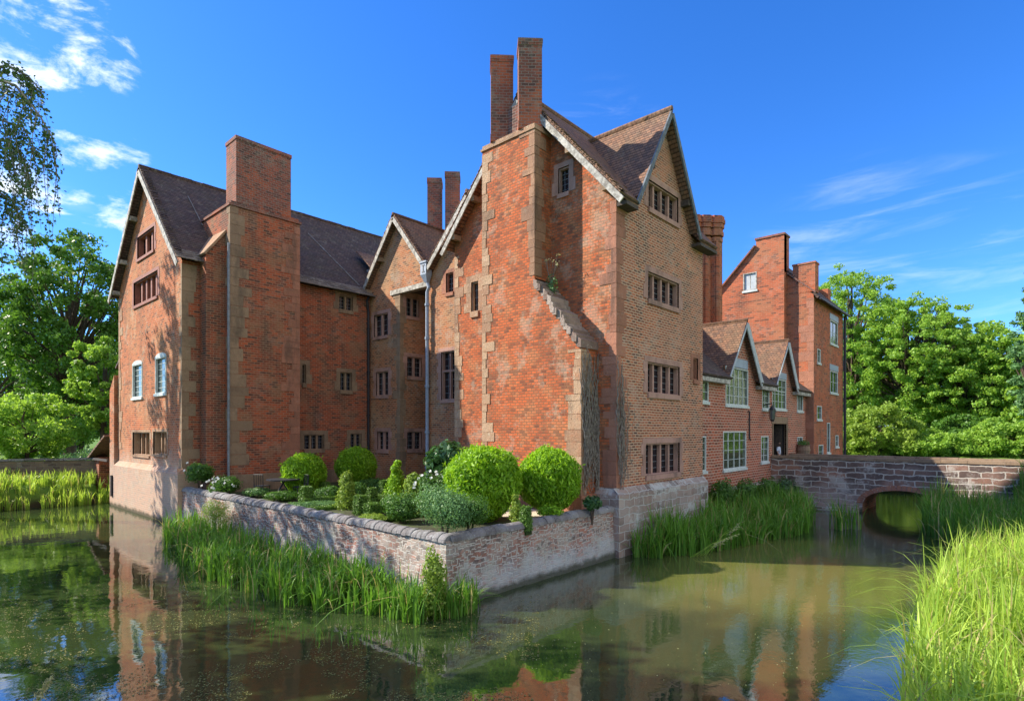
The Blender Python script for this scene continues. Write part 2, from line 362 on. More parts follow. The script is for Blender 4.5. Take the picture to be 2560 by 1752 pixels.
# ------------------------------------------------------------------ planes seen from the camera
def uz(kind, c, px, py):
    """point of the wall plane (kind 'X': X=c, u=Y; kind 'Y': Y=c, u=X) that lies on this sight line"""
    u = (px-CX)/F; dx = FX+RX*u; dy = FY+RY*u
    t = c/dx if kind == 'X' else c/dy
    return (dy*t if kind == 'X' else dx*t), H+t*(HY-py)/F
def P3(kind, c, u, z, d=0.):
    return (c+d, u, z) if kind == 'X' else (u, c+d, z)
def kbox(mb, kind, c, u0, u1, z0, z1, d0, d1, j=0):
    if kind == 'X': mb.box(c+d0, c+d1, u0, u1, z0, z1, j)
    else: mb.box(u0, u1, c+d0, c+d1, z0, z1, j)
def clip(poly, axis, val, keep_less):
    o = []
    for i in range(len(poly)):
        a, b = poly[i], poly[(i+1) % len(poly)]
        ia = (a[axis] <= val) if keep_less else (a[axis] >= val); ib = (b[axis] <= val) if keep_less else (b[axis] >= val)
        if ia: o.append(a)
        if ia != ib:
            t = (val-a[axis])/(b[axis]-a[axis]); o.append((a[0]+t*(b[0]-a[0]), a[1]+t*(b[1]-a[1])))
    return o
def wallmesh(mb, kind, c, poly, holes=(), depth=.2):
    """wall face with real openings and their reveals"""
    us = sorted({min(p[0] for p in poly), max(p[0] for p in poly), *[h[0] for h in holes], *[h[1] for h in holes]})
    zs = sorted({min(p[1] for p in poly), max(p[1] for p in poly), *[h[2] for h in holes], *[h[3] for h in holes]})
    for i in range(len(us)-1):
        for j in range(len(zs)-1):
            uc, zc = (us[i]+us[i+1])/2, (zs[j]+zs[j+1])/2
            if any(h[0] < uc < h[1] and h[2] < zc < h[3] for h in holes): continue
            p = poly
            for ax, v, kl in ((0, us[i], False), (0, us[i+1], True), (1, zs[j], False), (1, zs[j+1], True)):
                p = clip(p, ax, v, kl)
                if len(p) < 3: break
            q = []
            for a in p:
                if not q or math.dist(a, q[-1]) > 1e-5: q.append(a)
            if len(q) > 2 and math.dist(q[0], q[-1]) < 1e-5: q.pop()
            if len(q) < 3: continue
            ar = sum(q[k][0]*q[(k+1) % len(q)][1]-q[(k+1) % len(q)][0]*q[k][1] for k in range(len(q)))
            if abs(ar) < 1e-6: continue
            vs = [P3(kind, c, *a) for a in q]
            if (ar < 0) != (kind == 'X'): vs.reverse()
            mb.add(vs, [tuple(range(len(vs)))])
    for (u0, u1, z0, z1) in holes:
        r = [(u0, z0), (u1, z0), (u1, z1), (u0, z1)]
        for k in range(4):
            a, b = r[k], r[(k+1) % 4]
            mb.add([P3(kind, c, *a), P3(kind, c, *b), P3(kind, c, *b, depth), P3(kind, c, *a, depth)], [(0, 1, 2, 3)])
def window(parent, kind, c, box, lights=2, sur=.16, style='stone', rows=3, cols=2, fm='mull', gm='glass', d=.2, transom=False, mw=.1, label=None, arch=False, su=None, lat=True, boarded=False):
    """stone surround and mullions (the part), with pane, lattice and sill as sub-parts; returns the opening for the wall"""
    px0, px1, y0, y1 = box; pc = (px0+px1)/2
    ua, _ = uz(kind, c, px0, y0); ub, _ = uz(kind, c, px1, y0); u0, u1 = min(ua, ub), max(ua, ub)
    _, z1 = uz(kind, c, pc, y0); _, z0 = uz(kind, c, pc, y1)
    s = su if su is not None else sur
    a0, a1, b0, b1 = u0+s, u1-s, z0+s*.8, z1-s*.9
    mb = MB()
    if style == 'stone':
        pr = .014
        kbox(mb, kind, c, u0, u1, b1, z1, -pr, .10); kbox(mb, kind, c, a0-.02, a1+.02, z0, b0, -pr-.05, .12)
        n = max(2, int((b1-b0)/.32))
        for side in (0, 1):
            for k in range(n):
                w = s*(1.0 if k % 2 else 1.45)
                za, zb = b0+(b1-b0)*k/n, b0+(b1-b0)*(k+1)/n-.004
                if side: kbox(mb, kind, c, a1, a1+w, za, zb, -pr, .10)
                else: kbox(mb, kind, c, a0-w, a0, za, zb, -pr, .10)
        kbox(mb, kind, c, a0-.02, a0+.04, b0, b1, .05, d-.03); kbox(mb, kind, c, a1-.04, a1+.02, b0, b1, .05, d-.03)
        kbox(mb, kind, c, a0, a1, b1-.05, b1+.02, .052, d-.028); kbox(mb, kind, c, a0, a1, b0-.02, b0+.04, .04, d-.028)
        md0, md1 = max(.055, d-.15), d-.03
    else:
        fw = .055
        kbox(mb, kind, c, a0, a0+fw, b0, b1, -.02, d-.03); kbox(mb, kind, c, a1-fw, a1, b0, b1, -.02, d-.03)
        kbox(mb, kind, c, a0+fw, a1-fw, b1-fw, b1, -.02, d-.03); kbox(mb, kind, c, a0+fw, a1-fw, b0, b0+fw, -.02, d-.03)
        md0, md1 = d-.04, d-.014; mw = min(mw, .045)
    for k in range(1, lights):
        uu = a0+(a1-a0)*k/lights; kbox(mb, kind, c, uu-mw/2, uu+mw/2, b0+.03, b1-.04, md0, md1)
    if transom:
        zt = b0+(b1-b0)*.6; kbox(mb, kind, c, a0+.03, a1-.03, zt-mw/2, zt+mw/2, md0-.004, md1-.004)
    wo = mb.build('window', M[fm], parent, label)
    if arch:
        am = MB(); n = 8; pts = []
        for k in range(n+1):
            t = math.pi*k/n; pts.append((a0-.02+(a1-a0+.04)*(1-math.cos(t))/2, b1-.02+.2*math.sin(t)))
        vs = [P3(kind, c, u, z, -.03) for u, z in pts]+[P3(kind, c, u, z, .02) for u, z in pts]
        fs = [tuple(range(n+1)), tuple(range(2*n+1, n, -1))]+[(i, i+1, i+n+2, i+n+1) for i in range(n)]+[(n, 0, n+1, 2*n+1)]
        am.add(vs, fs); am.build('arch_head', M['white_clean'], wo)
    pm = MB()
    kbox(pm, kind, c, a0-.01, a1+.01, b0-.01, b1+.01, d-.03 if boarded else d-.012, d+.03)
    pm.build('board' if boarded else 'pane', M['board'] if boarded else M[gm], wo)
    if lat and not boarded:
        lm = MB(); bw = .014 if style == 'stone' else .022; nn = lights*cols
        for k in range(1, nn):
            if cols and k % cols: uu = a0+(a1-a0)*k/nn; kbox(lm, kind, c, uu-bw/2, uu+bw/2, b0, b1, d-.03, d-.014)
        for k in range(1, rows): zz = b0+(b1-b0)*k/rows; kbox(lm, kind, c, a0, a1, zz-bw/2, zz+bw/2, d-.028, d-.013)
        if lm.v: lm.build('lattice', M['leadbar'] if style == 'stone' else M[fm], wo)
    if style != 'stone':
        sm = MB(); kbox(sm, kind, c, a0-.06, a1+.06, b0-.12, b0, -.07, d-.03); sm.build('sill', M['white_clean'], wo)
    return (a0, a1, b0, b1)
def quoins(parent, x, y, z0, z1, mat, lx=(.28, .55), ly=(.28, .55), h=(.2, .5), pr=.012, ox=True, oy=True, label=None, gap=0.):
    """corner stones at the corner x,y: run into +X along the Y=y face and into +Y along the X=x face"""
    mb = MB(); z = z0; k = 0
    while z < z1-.1:
        hh = min(random.uniform(*h), z1-z); a = random.uniform(.85, 1.2)
        if gap and random.random() < gap: z += hh; k += 1; continue
        k2 = k if random.random() < .75 else k+1; wx = (lx[1] if k2 % 2 else lx[0])*a*random.uniform(.7, 1.15) if ox else .05; wy = (ly[0] if k2 % 2 else ly[1])*a*random.uniform(.7, 1.15) if oy else .05
        q = pr+random.uniform(0, .008)
        mb.box(x-q, x+wx, y-q, y+wy, z+.006, z+hh-.006, .004); z += hh; k += 1
    return mb.build('quoins', M[mat], parent, label)
def facequoins(parent, kind, c, u, z0, z1, mat, w=(.2, .42), sgn=1, pr=.014, label=None):
    mb = MB(); z = z0; k = 0
    while z < z1-.1:
        hh = min(random.uniform(.26, .42), z1-z); ww = w[k % 2 if random.random() < .7 else (k+1) % 2]*random.uniform(.7, 1.3)
        kbox(mb, kind, c, u, u+sgn*ww, z+.006, z+hh-.006, -pr-random.uniform(0, .008), .05, .004); z += hh; k += 1
    return mb.build('quoins', M[mat], parent, label)

HALL = thing('manor_house', 'rambling red brick moated manor house with tall chimneys and steep tiled gables', 'building', (20, 20, 0))
def part(name, mat, mb, label=None): return mb.build(name, M[mat], HALL, label)
def eave_tiles(p0, p1, n=3):
    return None

# ================================================================== CENTRAL TOWER
TX, TY, TX2, TY2 = 15.72, 9.74, 22.2, 17.31
def tw_side():
    hs_ = []
    lab = ['four light stone mullioned window high in the tower gable', 'four light stone mullioned window at second floor of the tower', 'four light stone mullioned window at first floor of the tower', 'four light stone mullioned window just above the tower plinth']
    for b, l in zip([(1613, 1702, 458, 551), (1612, 1703, 680, 771), (1611, 1705, 897, 997), (1606, 1705, 1094, 1196)], lab):
        hs_.append(window(HALL, 'Y', TY, b, 4, .21, rows=5, cols=1, d=.26, mw=.11, label=l, fm='mull'))
    hs_.append(window(HALL, 'Y', TY, (1727, 1750, 884, 960), 1, .2, rows=1, cols=1, d=.3, lat=False, fm='stone_pink'))
    mb = MB(); wallmesh(mb, 'Y', TY, [(TX, -1), (TX2, -1), (TX2, 11.5), (21.1, 11.5), (18.8, 15.2), (16.5, 11.5), (TX, 11.5)], hs_, .3)
    mb.add([(TX2, TY, -1), (TX2, TY2, -1), (TX2, TY2, 11.5), (TX2, 13.5, 15.8), (TX2, TY, 11.5)], [(0, 1, 2, 3, 4)])
    mb.add([(TX, TY2, -1), (TX2, TY2, -1), (TX2, TY2, 11.1), (TX, TY2, 11.1)], [(3, 2, 1, 0)])
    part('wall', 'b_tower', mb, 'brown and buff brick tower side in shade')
tw_side()
SX, SYA, SYB, SYL = 14.83, 12.37, 14.84, 10.47       # chimney breast: front plane, upper right edge, left edge, lower right edge
def tw_front():
    hs_ = [window(HALL, 'X', TX, (1385, 1434, 405, 494), 1, .2, rows=5, cols=3, d=.2, label='small leaded window beside the tall chimney breast', su=.19),
           window(HALL, 'X', TX, (1166, 1209, 688, 793), 1, .25, rows=4, cols=3, d=.2, fm='stone_pale', label='small leaded window with white bars left of the chimney breast', su=.28)]
    mb = MB(); wallmesh(mb, 'X', TX, [(TY, -1), (TY2, -1), (TY2, 11.5), (13.48, 15.85), (TY, 11.5)], hs_, .28)
    part('wall', 'b_stack', mb, 'sunlit orange brick wall under the central gable')
tw_front()
def tw_stack():
    mb = MB(); zs0, zs1 = 9.11, 6.72; TOP = 14.13; X2 = TX+.02
    prof = [(SYL, 1.0), (SYB, 1.0), (SYB, TOP), (SYA, TOP), (SYA, zs0), (SYL, zs1)]
    k = len(prof)
    mb.add([(SX, y, z) for y, z in prof]+[(X2, y, z) for y, z in prof], [tuple(range(k))]+[(i, i+k, (i+1) % k+k, (i+1) % k) for i in range(k) if i != 4])
    st = part('chimney', 'b_stack', mb, 'great projecting brick chimney breast with stone corners and a pair of shafts')
    # weathered slope: stepped rough stones
    sm = MB(); n = 24
    for i in range(n):
        t0, t1 = i/n, (i+1)/n
        ya, yb = SYA+(SYL-SYA)*t0, SYA+(SYL-SYA)*t1; za, zb = zs0+(zs1-zs0)*t0, zs0+(zs1-zs0)*t1
        o_ = random.uniform(.0, .13); zj = random.uniform(-.11, .09); za += zj; zb += zj*.5
        sm.add([(SX-o_, yb-.05, zb-.16), (SX-o_, ya+.02, zb-.14), (SX-o_, ya+.02, za+.05), (SX-o_, yb-.05, za-.03),
                (X2, yb-.05, zb-.16), (X2, ya+.02, zb-.14), (X2, ya+.02, za+.05), (X2, yb-.05, za-.03)],
               [(3, 2, 1, 0), (4, 5, 6, 7), (0, 1, 5, 4), (2, 3, 7, 6), (0, 4, 7, 3), (1, 2, 6, 5)])
    sm.build('weathering', M['rubble'], st, 'crumbling grey stepped slope on the chimney breast')
    cm = MB(); cm.box(SX-.05, TX+.5, SYA-.05, SYB+.05, TOP, TOP+.08); cm.box(SX-.0, TX+.5, SYA-.0, SYB+.0, TOP+.08, TOP+.2); cm.build('capping', M['stone_pale'], st)
    # corner stones
    quoins(st, SX, SYA, zs0+.1, TOP, 'stone', (.3, .52), (.25, .6))
    quoins(st, SX, SYL, 1.3, zs1-.15, 'stone_pale', (.3, .6), (.25, .65))
    facequoins(st, 'X', SX, SYB+.001, 1.3, TOP-.05, 'stone_pale', (.26, .52), -1)
    # two diamond-set shafts
    for yc in (13.0, 14.33):
        s = MB(); a = .565; cx = 15.32
        dm = lambda r, y=yc: [(cx-r, y), (cx, y-r), (cx+r, y), (cx, y+r)]
        s.prism(dm(a+.03), TOP+.2, TOP+.45); s.prism(dm(a), TOP+.45, 17.2); s.prism(dm(a+.025), 17.2, 17.28); s.prism(dm(a+.04), 17.28, 17.42); s.prism(dm(a-.03), 17.42, 17.46)
        so = s.build('chimney_shaft', M['b_shaft'], st)
    w = MB(); w.box(cx-.13, cx+.13, 13.3, 14.1, TOP+.2, 15.5); w.build('web_wall', M['b_shaft'], st)
tw_stack()
quoins(HALL, TX, TY, .9, 11.3, 'stone_pink', (.32, .62), (.25, .55), label='pink sandstone corner stones of the tower')
facequoins(HALL, 'X', TX, TY2, 1.3, 11.0, 'stone_pale', (.25, .45), -1)
def tw_roof():
    sl_ = 1.133
    def zr(y): return 16.05-abs(y-13.48)*sl_
    e = 15.32; e2 = 22.72
    mb = MB()
    mb.slab([(e, 13.48, 16.05), (e2, 13.48, 16.05), (e2, 10.0, zr(10.0)), (e, 10.0, zr(10.0))], .13)
    mb.slab([(e, 10.0, zr(10.0)), (16.5, 10.0, zr(10.0)), (16.5, 9.33, zr(9.33)), (e, 9.33, zr(9.33))], .13)
    mb.slab([(21.15, 10.0, zr(10.0)), (e2, 10.0, zr(10.0)), (e2, 9.33, zr(9.33)), (21.15, 9.33, zr(9.33))], .13)
    mb.slab([(e, 13.48, 16.05), (e2, 13.48, 16.05), (e2, 17.62, zr(17.62)), (e, 17.62, zr(17.62))], .13)
    ro = part('roof', 'tile_warm', mb, 'red-brown clay tiled main roof of the tower')
    c = MB(); gz = lambda x: 15.33-abs(x-18.8)*1.63
    c.slab([(18.8, 9.38, 15.33), (18.8, 13.1, 15.33), (16.5, 11.0, gz(16.5)), (16.5, 9.38, gz(16.5))], .12)
    c.slab([(18.8, 9.38, 15.33), (18.8, 13.1, 15.33), (21.1, 11.0, gz(21.1)), (21.1, 9.38, gz(21.1))], .12)
    part('roof', 'tile_warm', c, 'steep cross gable roof over the tower side')
    r = MB(); r.tube([(e-.02, 13.48, 16.07), (e2, 13.48, 16.07)], .09, 8); r.tube([(18.8, 9.36, 15.35), (18.8, 13.0, 15.35)], .09, 8); r.build('ridge_tiles', M['tile_warm'], ro)
    b = MB(); x = e-.02
    b.bar((x, 13.40, 15.74), (x, 9.28, zr(9.28)-.24), .2, .05, (1, 0, 0)); b.bar((x, 13.56, 15.74), (x, 17.66, zr(17.66)-.24), .18, .05, (1, 0, 0))
    part('barge_board', 'white', b, 'white barge boards of the sunlit central gable')
    b = MB(); y = 9.36
    b.bar((18.77, y, 15.16), (16.42, y, gz(16.42)-.14), .16, .06, (0, 1, 0)); b.bar((18.83, y, 15.16), (21.18, y, gz(21.18)-.14), .16, .06, (0, 1, 0))
    part('barge_board', 'board_dark', b, 'dark blue-grey barge boards of the tower side gable')
    for yy in (9.95, 11.4, 17.0, 15.9): part('purlin_end', 'stone_dark', MB().box(e+.02, TX, yy-.08, yy+.08, zr(yy)-.5, zr(yy)-.3))
    for xx in (17.6, 20.3): part('purlin_end', 'darkwood', MB().box(xx-.08, xx+.08, 9.42, TY, gz(xx)-.52, gz(xx)-.32))
    part('eaves_board', 'darkwood', MB().box(TX, 16.45, 9.36, TY, 11.08, 11.2)); part('eaves_board', 'darkwood', MB().box(21.15, e2, 9.36, TY, 11.08, 11.2))
tw_roof()
def verge(p0, p1, w=.34, into=.30, mat='tile_warm'):
    """uneven tile ends along a sloping roof edge (edge runs p0 -> p1 in a plane of constant X)"""
    m = MB(); p0 = Vector(p0); p1 = Vector(p1); L = (p1-p0).length; d = (p1-p0)/L; n = int(L/.15)
    for i in range(n):
        a = p0+d*(i*L/n); b = p0+d*((i+1.25)*L/n); up = Vector((1, 0, 0)).cross(d); up = up if up.z > 0 else -up
        j = random.uniform(-.015, .015); a = a+up*.005; b = b+up*(.045+j)
        xo = random.uniform(-.02, .01)
        m.slab([(a.x+xo-.02, a.y, a.z), (a.x+into, a.y, a.z), (b.x+into, b.y, b.z), (b.x+xo-.02, b.y, b.z)], .025)
    return part('verge_tiles', mat, m)
verge((15.32, 13.48, 16.08), (15.32, 9.33, 11.38)); verge((15.32, 13.48, 16.08), (15.32, 17.62, 11.4))
verge((17.5, 18.5, 14.58), (17.5, 21.3, 11.75)); verge((17.5, 23.9, 14.93), (17.5, 26.6, 11.58)); verge((17.5, 23.9, 14.93), (17.5, 21.2, 11.73))
verge((8.27, 31.05, 16.4), (8.27, 26.0, 11.1), mat='tile'); verge((8.27, 31.05, 16.4), (8.27, 36.1, 11.1), mat='tile')
def tw_plinth():
    mb = MB()
    # battered stone plinth that stands proud, with a sloping top
    x0, x1 = TX-.16, TX2+.06
    prof = [(TY-.20, -1), (TY-.20, 1.95), (TY+.0, 2.16)]
    vs = [(x, y, z) for x in (x0, x1) for y, z in prof]; mb.add(vs, [(0, 3, 4, 1), (1, 4, 5, 2)])
    mb.add([(x0, TY-.20, -1), (x0, SYL, -1), (x0, SYL, 1.95), (x0, TY-.20, 1.95)], [(3, 2, 1, 0)])
    mb.add([(x0, TY-.2, 1.95), (x0, SYL, 1.95), (TX, SYL, 2.16), (TX, TY, 2.16), (x0, TY-.2, 1.95)], [(0, 1, 2, 3)])
    mb.add([(x1, TY-.20, -1), (x1, TY+.3, -1), (x1, TY+.3, 2.16), (x1, TY, 2.16), (x1, TY-.20, 1.95)], [(0, 1, 2, 3, 4)])
    part('plinth', 'b_plinth', mb, 'limewashed stone plinth of the tower')
    mb = MB(); mb.box(SX-.1, TX+.02, SYL-.1, SYL+.02, 1.0, 1.95); mb.box(SX-.1, SX, SYL+.02, SYB, 1.0, 1.95); part('plinth', 'stone_pink', mb)
tw_plinth()
# ================================================================== GABLE BETWEEN TOWER AND STAIR TURRET
def g2():
    X = 17.84; X2 = 27.; YL = 21.5
    hs_ = [window(HALL, 'X', X, (1108, 1141, 672, 740), 1, .2, rows=4, cols=3, fm='stone_pink', label='small leaded window half hidden behind the tower'),
           window(HALL, 'X', X, (1096, 1148, 868, 1007), 2, .25, rows=7, cols=2, transom=True, d=.25, fm='mull', label='tall transomed window beside the lead drainpipe', su=.2)]
    mb = MB(); wallmesh(mb, 'X', X, [(17.3, -1), (YL, -1), (YL, 11.3), (21.2, 11.55), (18.5, 14.3), (17.3, 13.1)], hs_, .25)
    mb.add([(X2, 17.3, -1), (X2, 23.76, -1), (X2, 23.0, 11.2), (X2, 18.5, 14.3), (X2, 16, 11.5), (X2, 17.3, -1)], [(0, 1, 2, 3, 4)])
    mb.add([(X, 17.32, 11), (X2, 17.32, 11), (X2, 17.32, 13), (X, 17.32, 13)], [(0, 1, 2, 3)])
    mb.add([(X, YL, -1), (19.6, YL, -1), (19.6, YL, 11.3), (X, YL, 11.3)], [(3, 2, 1, 0)])
    wallmesh(mb, 'X', 19.6, [(YL, -1), (23.76, -1), (23.76, 11.3), (YL, 11.3)])
    part('wall', 'b_stair', mb)
    r = MB(); e = 17.5
    r.slab([(e, 18.5, 14.55), (X2, 18.5, 14.55), (X2, 21.3, 11.72), (e, 21.3, 11.72)], .12)
    r.slab([(e, 18.5, 14.55), (X2, 18.5, 14.55), (X2, 17.34, 13.4), (e, 17.34, 13.4)], .12)
    ro = part('roof', 'tile_warm', r, 'narrow tiled gable roof behind the central gable')
    t = MB(); t.tube([(e-.03, 18.5, 14.58), (X2, 18.5, 14.58)], .09, 8); t.build('ridge_tiles', M['tile_warm'], ro)
    part('barge_board', 'white', MB().bar((e-.02, 18.5, 14.34), (e-.02, 21.32, 11.5), .2, .05, (1, 0, 0)))
g2()
# ================================================================== STAIR TURRET
def stair():
    X = 17.84; Yc = 23.76; Y0 = 26.4; YR = 21.45; ZB = 11.15
    hs_ = [window(HALL, 'X', X, (930, 976, 776, 848), 2, .2, rows=4, cols=2, label='two light window high on the stair turret'),
           window(HALL, 'X', X, (935, 977, 920, 996), 2, .2, rows=4, cols=2, label='two light window half way up the stair turret'),
           window(HALL, 'X', X, (938, 977, 1069, 1132), 2, .2, rows=4, cols=2, label='two light window at the foot of the stair turret')]
    mb = MB(); wallmesh(mb, 'X', X, [(Y0, -1), (Yc, -1), (Yc, ZB), (Yc, 14.5), (23.9, 14.65), (Y0, 11.6)], hs_, .2)
    wallmesh(mb, 'X', X, [(YR, ZB), (Yc, ZB), (Yc, 14.5), (YR, 11.6)])
    h2 = [window(HALL, 'Y', Yc, (1008, 1055, 735, 800), 2, .2, rows=4, cols=2, label='two light window under the jettied gable'),
          window(HALL, 'Y', Yc, (1010, 1062, 884, 950), 2, .2, rows=4, cols=2, label='two light window in the recess, middle of three'),
          window(HALL, 'Y', Yc, (1010, 1062, 1070, 1131), 2, .2, rows=4, cols=2, label='two light window in the recess near the shrub')]
    h2 = [(a, min(b, 19.55), c, d_) for a, b, c, d_ in h2]
    wallmesh(mb, 'Y', Yc, [(X, -1), (19.6, -1), (19.6, ZB), (X, ZB)], h2, .2)
    mb.add([(X, YR, ZB), (19.6, YR, ZB), (19.6, YR, 11.6), (X, YR, 11.6)], [(0, 1, 2, 3)])
    part('wall', 'b_stair', mb, 'ochre brick stair turret with recessed corner')
    r = MB(); e = 17.5; X2 = 24.
    r.slab([(e, 23.9, 14.9), (X2, 23.9, 14.9), (X2, 26.6, 11.55), (e, 26.6, 11.55)], .12)
    r.slab([(e, 23.9, 14.9), (X2, 23.9, 14.9), (X2, 21.2, 11.7), (e, 21.2, 11.7)], .12)
    ro = part('roof', 'tile_warm', r, 'small gabled roof of the stair turret')
    t = MB(); t.tube([(e-.03, 23.9, 14.93), (X2, 23.9, 14.93)], .08, 8); t.build('ridge_tiles', M['tile_warm'], ro)
    b = MB(); b.bar((e-.02, 23.9, 14.7), (e-.02, 26.65, 11.32), .2, .05, (1, 0, 0)); b.bar((e-.02, 23.9, 14.7), (e-.02, 21.2, 11.5), .2, .05, (1, 0, 0)); part('barge_board', 'white', b)
    for yy, zz in ((25.2, 12.9), (22.6, 13.0), (26.3, 11.4)): part('purlin_end', 'stone_dark', MB().box(e+.02, X, yy-.08, yy+.08, zz-.1, zz+.1))
    bm = MB(); bm.box(X-.07, X+.25, YR-.05, Yc+.75, ZB-.22, ZB+.02); part('beam', 'white', bm, 'pale timber beam carrying the jettied gable')
    cl_ = MB(); cl_.box(X+.26, 19.59, YR, Yc-.01, ZB-.06, ZB-.002); part('soffit', 'darkwood', cl_)
    quoins(HALL, X, Yc, 1.3, ZB-.25, 'stone_dark', (.22, .35), (.3, .55))
    # three flues behind: diamond shafts
    st = MB()
    for (x, y) in ((20.9, 24.65), (21.05, 23.35)):
        a = .55; dm = lambda q: [(x-q, y), (x, y-q), (x+q, y), (x, y+q)]
        st.prism(dm(a), 11, 17.6); st.prism(dm(a+.03), 17.6, 17.9)
    part('chimney', 'b_shaft', st, 'pair of sooty brick chimney shafts behind the stair turret')
    l = MB(); l.slab([(20.2, 23.0, 12.9), (21.9, 23.0, 12.9), (21.9, 24.0, 14.9), (20.2, 23.9, 14.95)], .05); part('flashing', 'stone_pale', l)
    # small dormer on the hall roof left of the turret
    d = MB(); d.box(18.6, 21, 27.2, 28.3, 12, 13.05); part('dormer', 'white', d, 'tiny white boarded dormer beside the turret gable')
    d2 = MB(); d2.slab([(18.35, 27.0, 12.95), (21, 27.0, 12.95), (21, 28.5, 14.2), (18.35, 28.5, 14.2)], .08); part('dormer_roof', 'tile_warm', d2)
stair()
def pipes():
    m = MB(); X = 17.68; Y = uz('X', X, 1068, 800)[0]
    m.tube([(X, Y, 1.4), (X, Y, 10.6), (X, Y-.12, 10.8), (X, Y, 11.1)], .085, 10)
    for z in (2.2, 3.9, 6.1, 8.4, 10.0): m.tube([(X, Y, z-.06), (X, Y, z+.06)], .12, 10)
    o = part('drainpipe', 'lead', m, 'blue-grey lead drainpipe with decorated hopper')
    h = MB(); h.box(X-.25, X+.1, Y-.21, Y+.21, 11.4, 11.95); h.box(X-.29, X+.1, Y-.25, Y+.25, 11.95, 12.02)
    h.add([(X-.25, Y-.21, 11.4), (X+.1, Y-.21, 11.4), (X+.1, Y+.21, 11.4), (X-.25, Y+.21, 11.4), (X-.1, Y-.09, 11.05), (X+.06, Y-.09, 11.05), (X+.06, Y+.09, 11.05), (X-.1, Y+.09, 11.05)],
          [(0, 1, 5, 4), (1, 2, 6, 5), (2, 3, 7, 6), (3, 0, 4, 7), (4, 5, 6, 7)])
    h.build('hopper', M['lead'], o)
    em = MB(); em.box(X-.27, X-.25, Y-.1, Y+.1, 11.5, 11.54); em.box(X-.27, X-.25, Y-.03, Y+.03, 11.54, 11.82); em.box(X-.27, X-.25, Y-.1, Y+.1, 11.82, 11.86)
    em.build('emblem', M['leadbar'], o)
    m = MB(); Y = 26.28; x = uz('Y', Y, 921, 900)[0]
    m.tube([(x, Y, 1.5), (x, Y, 10.3), (x-.15, Y-.1, 10.9), (x-.15, Y-.25, 11.05)], .07, 8)
    for z in (2.5, 4.8, 7.1, 9.4): m.tube([(x, Y, z-.05), (x, Y, z+.05)], .1, 8)
    part('drainpipe', 'iron', m, 'thin black drainpipe in the inner corner')
    m = MB(); x = 9.98; Y = 25.12; m.tube([(x, Y, 1.6), (x, Y, 11.9)], .055, 8); part('drainpipe', 'leadbar', m, 'grey drainpipe on the corner of the big left chimney')
pipes()
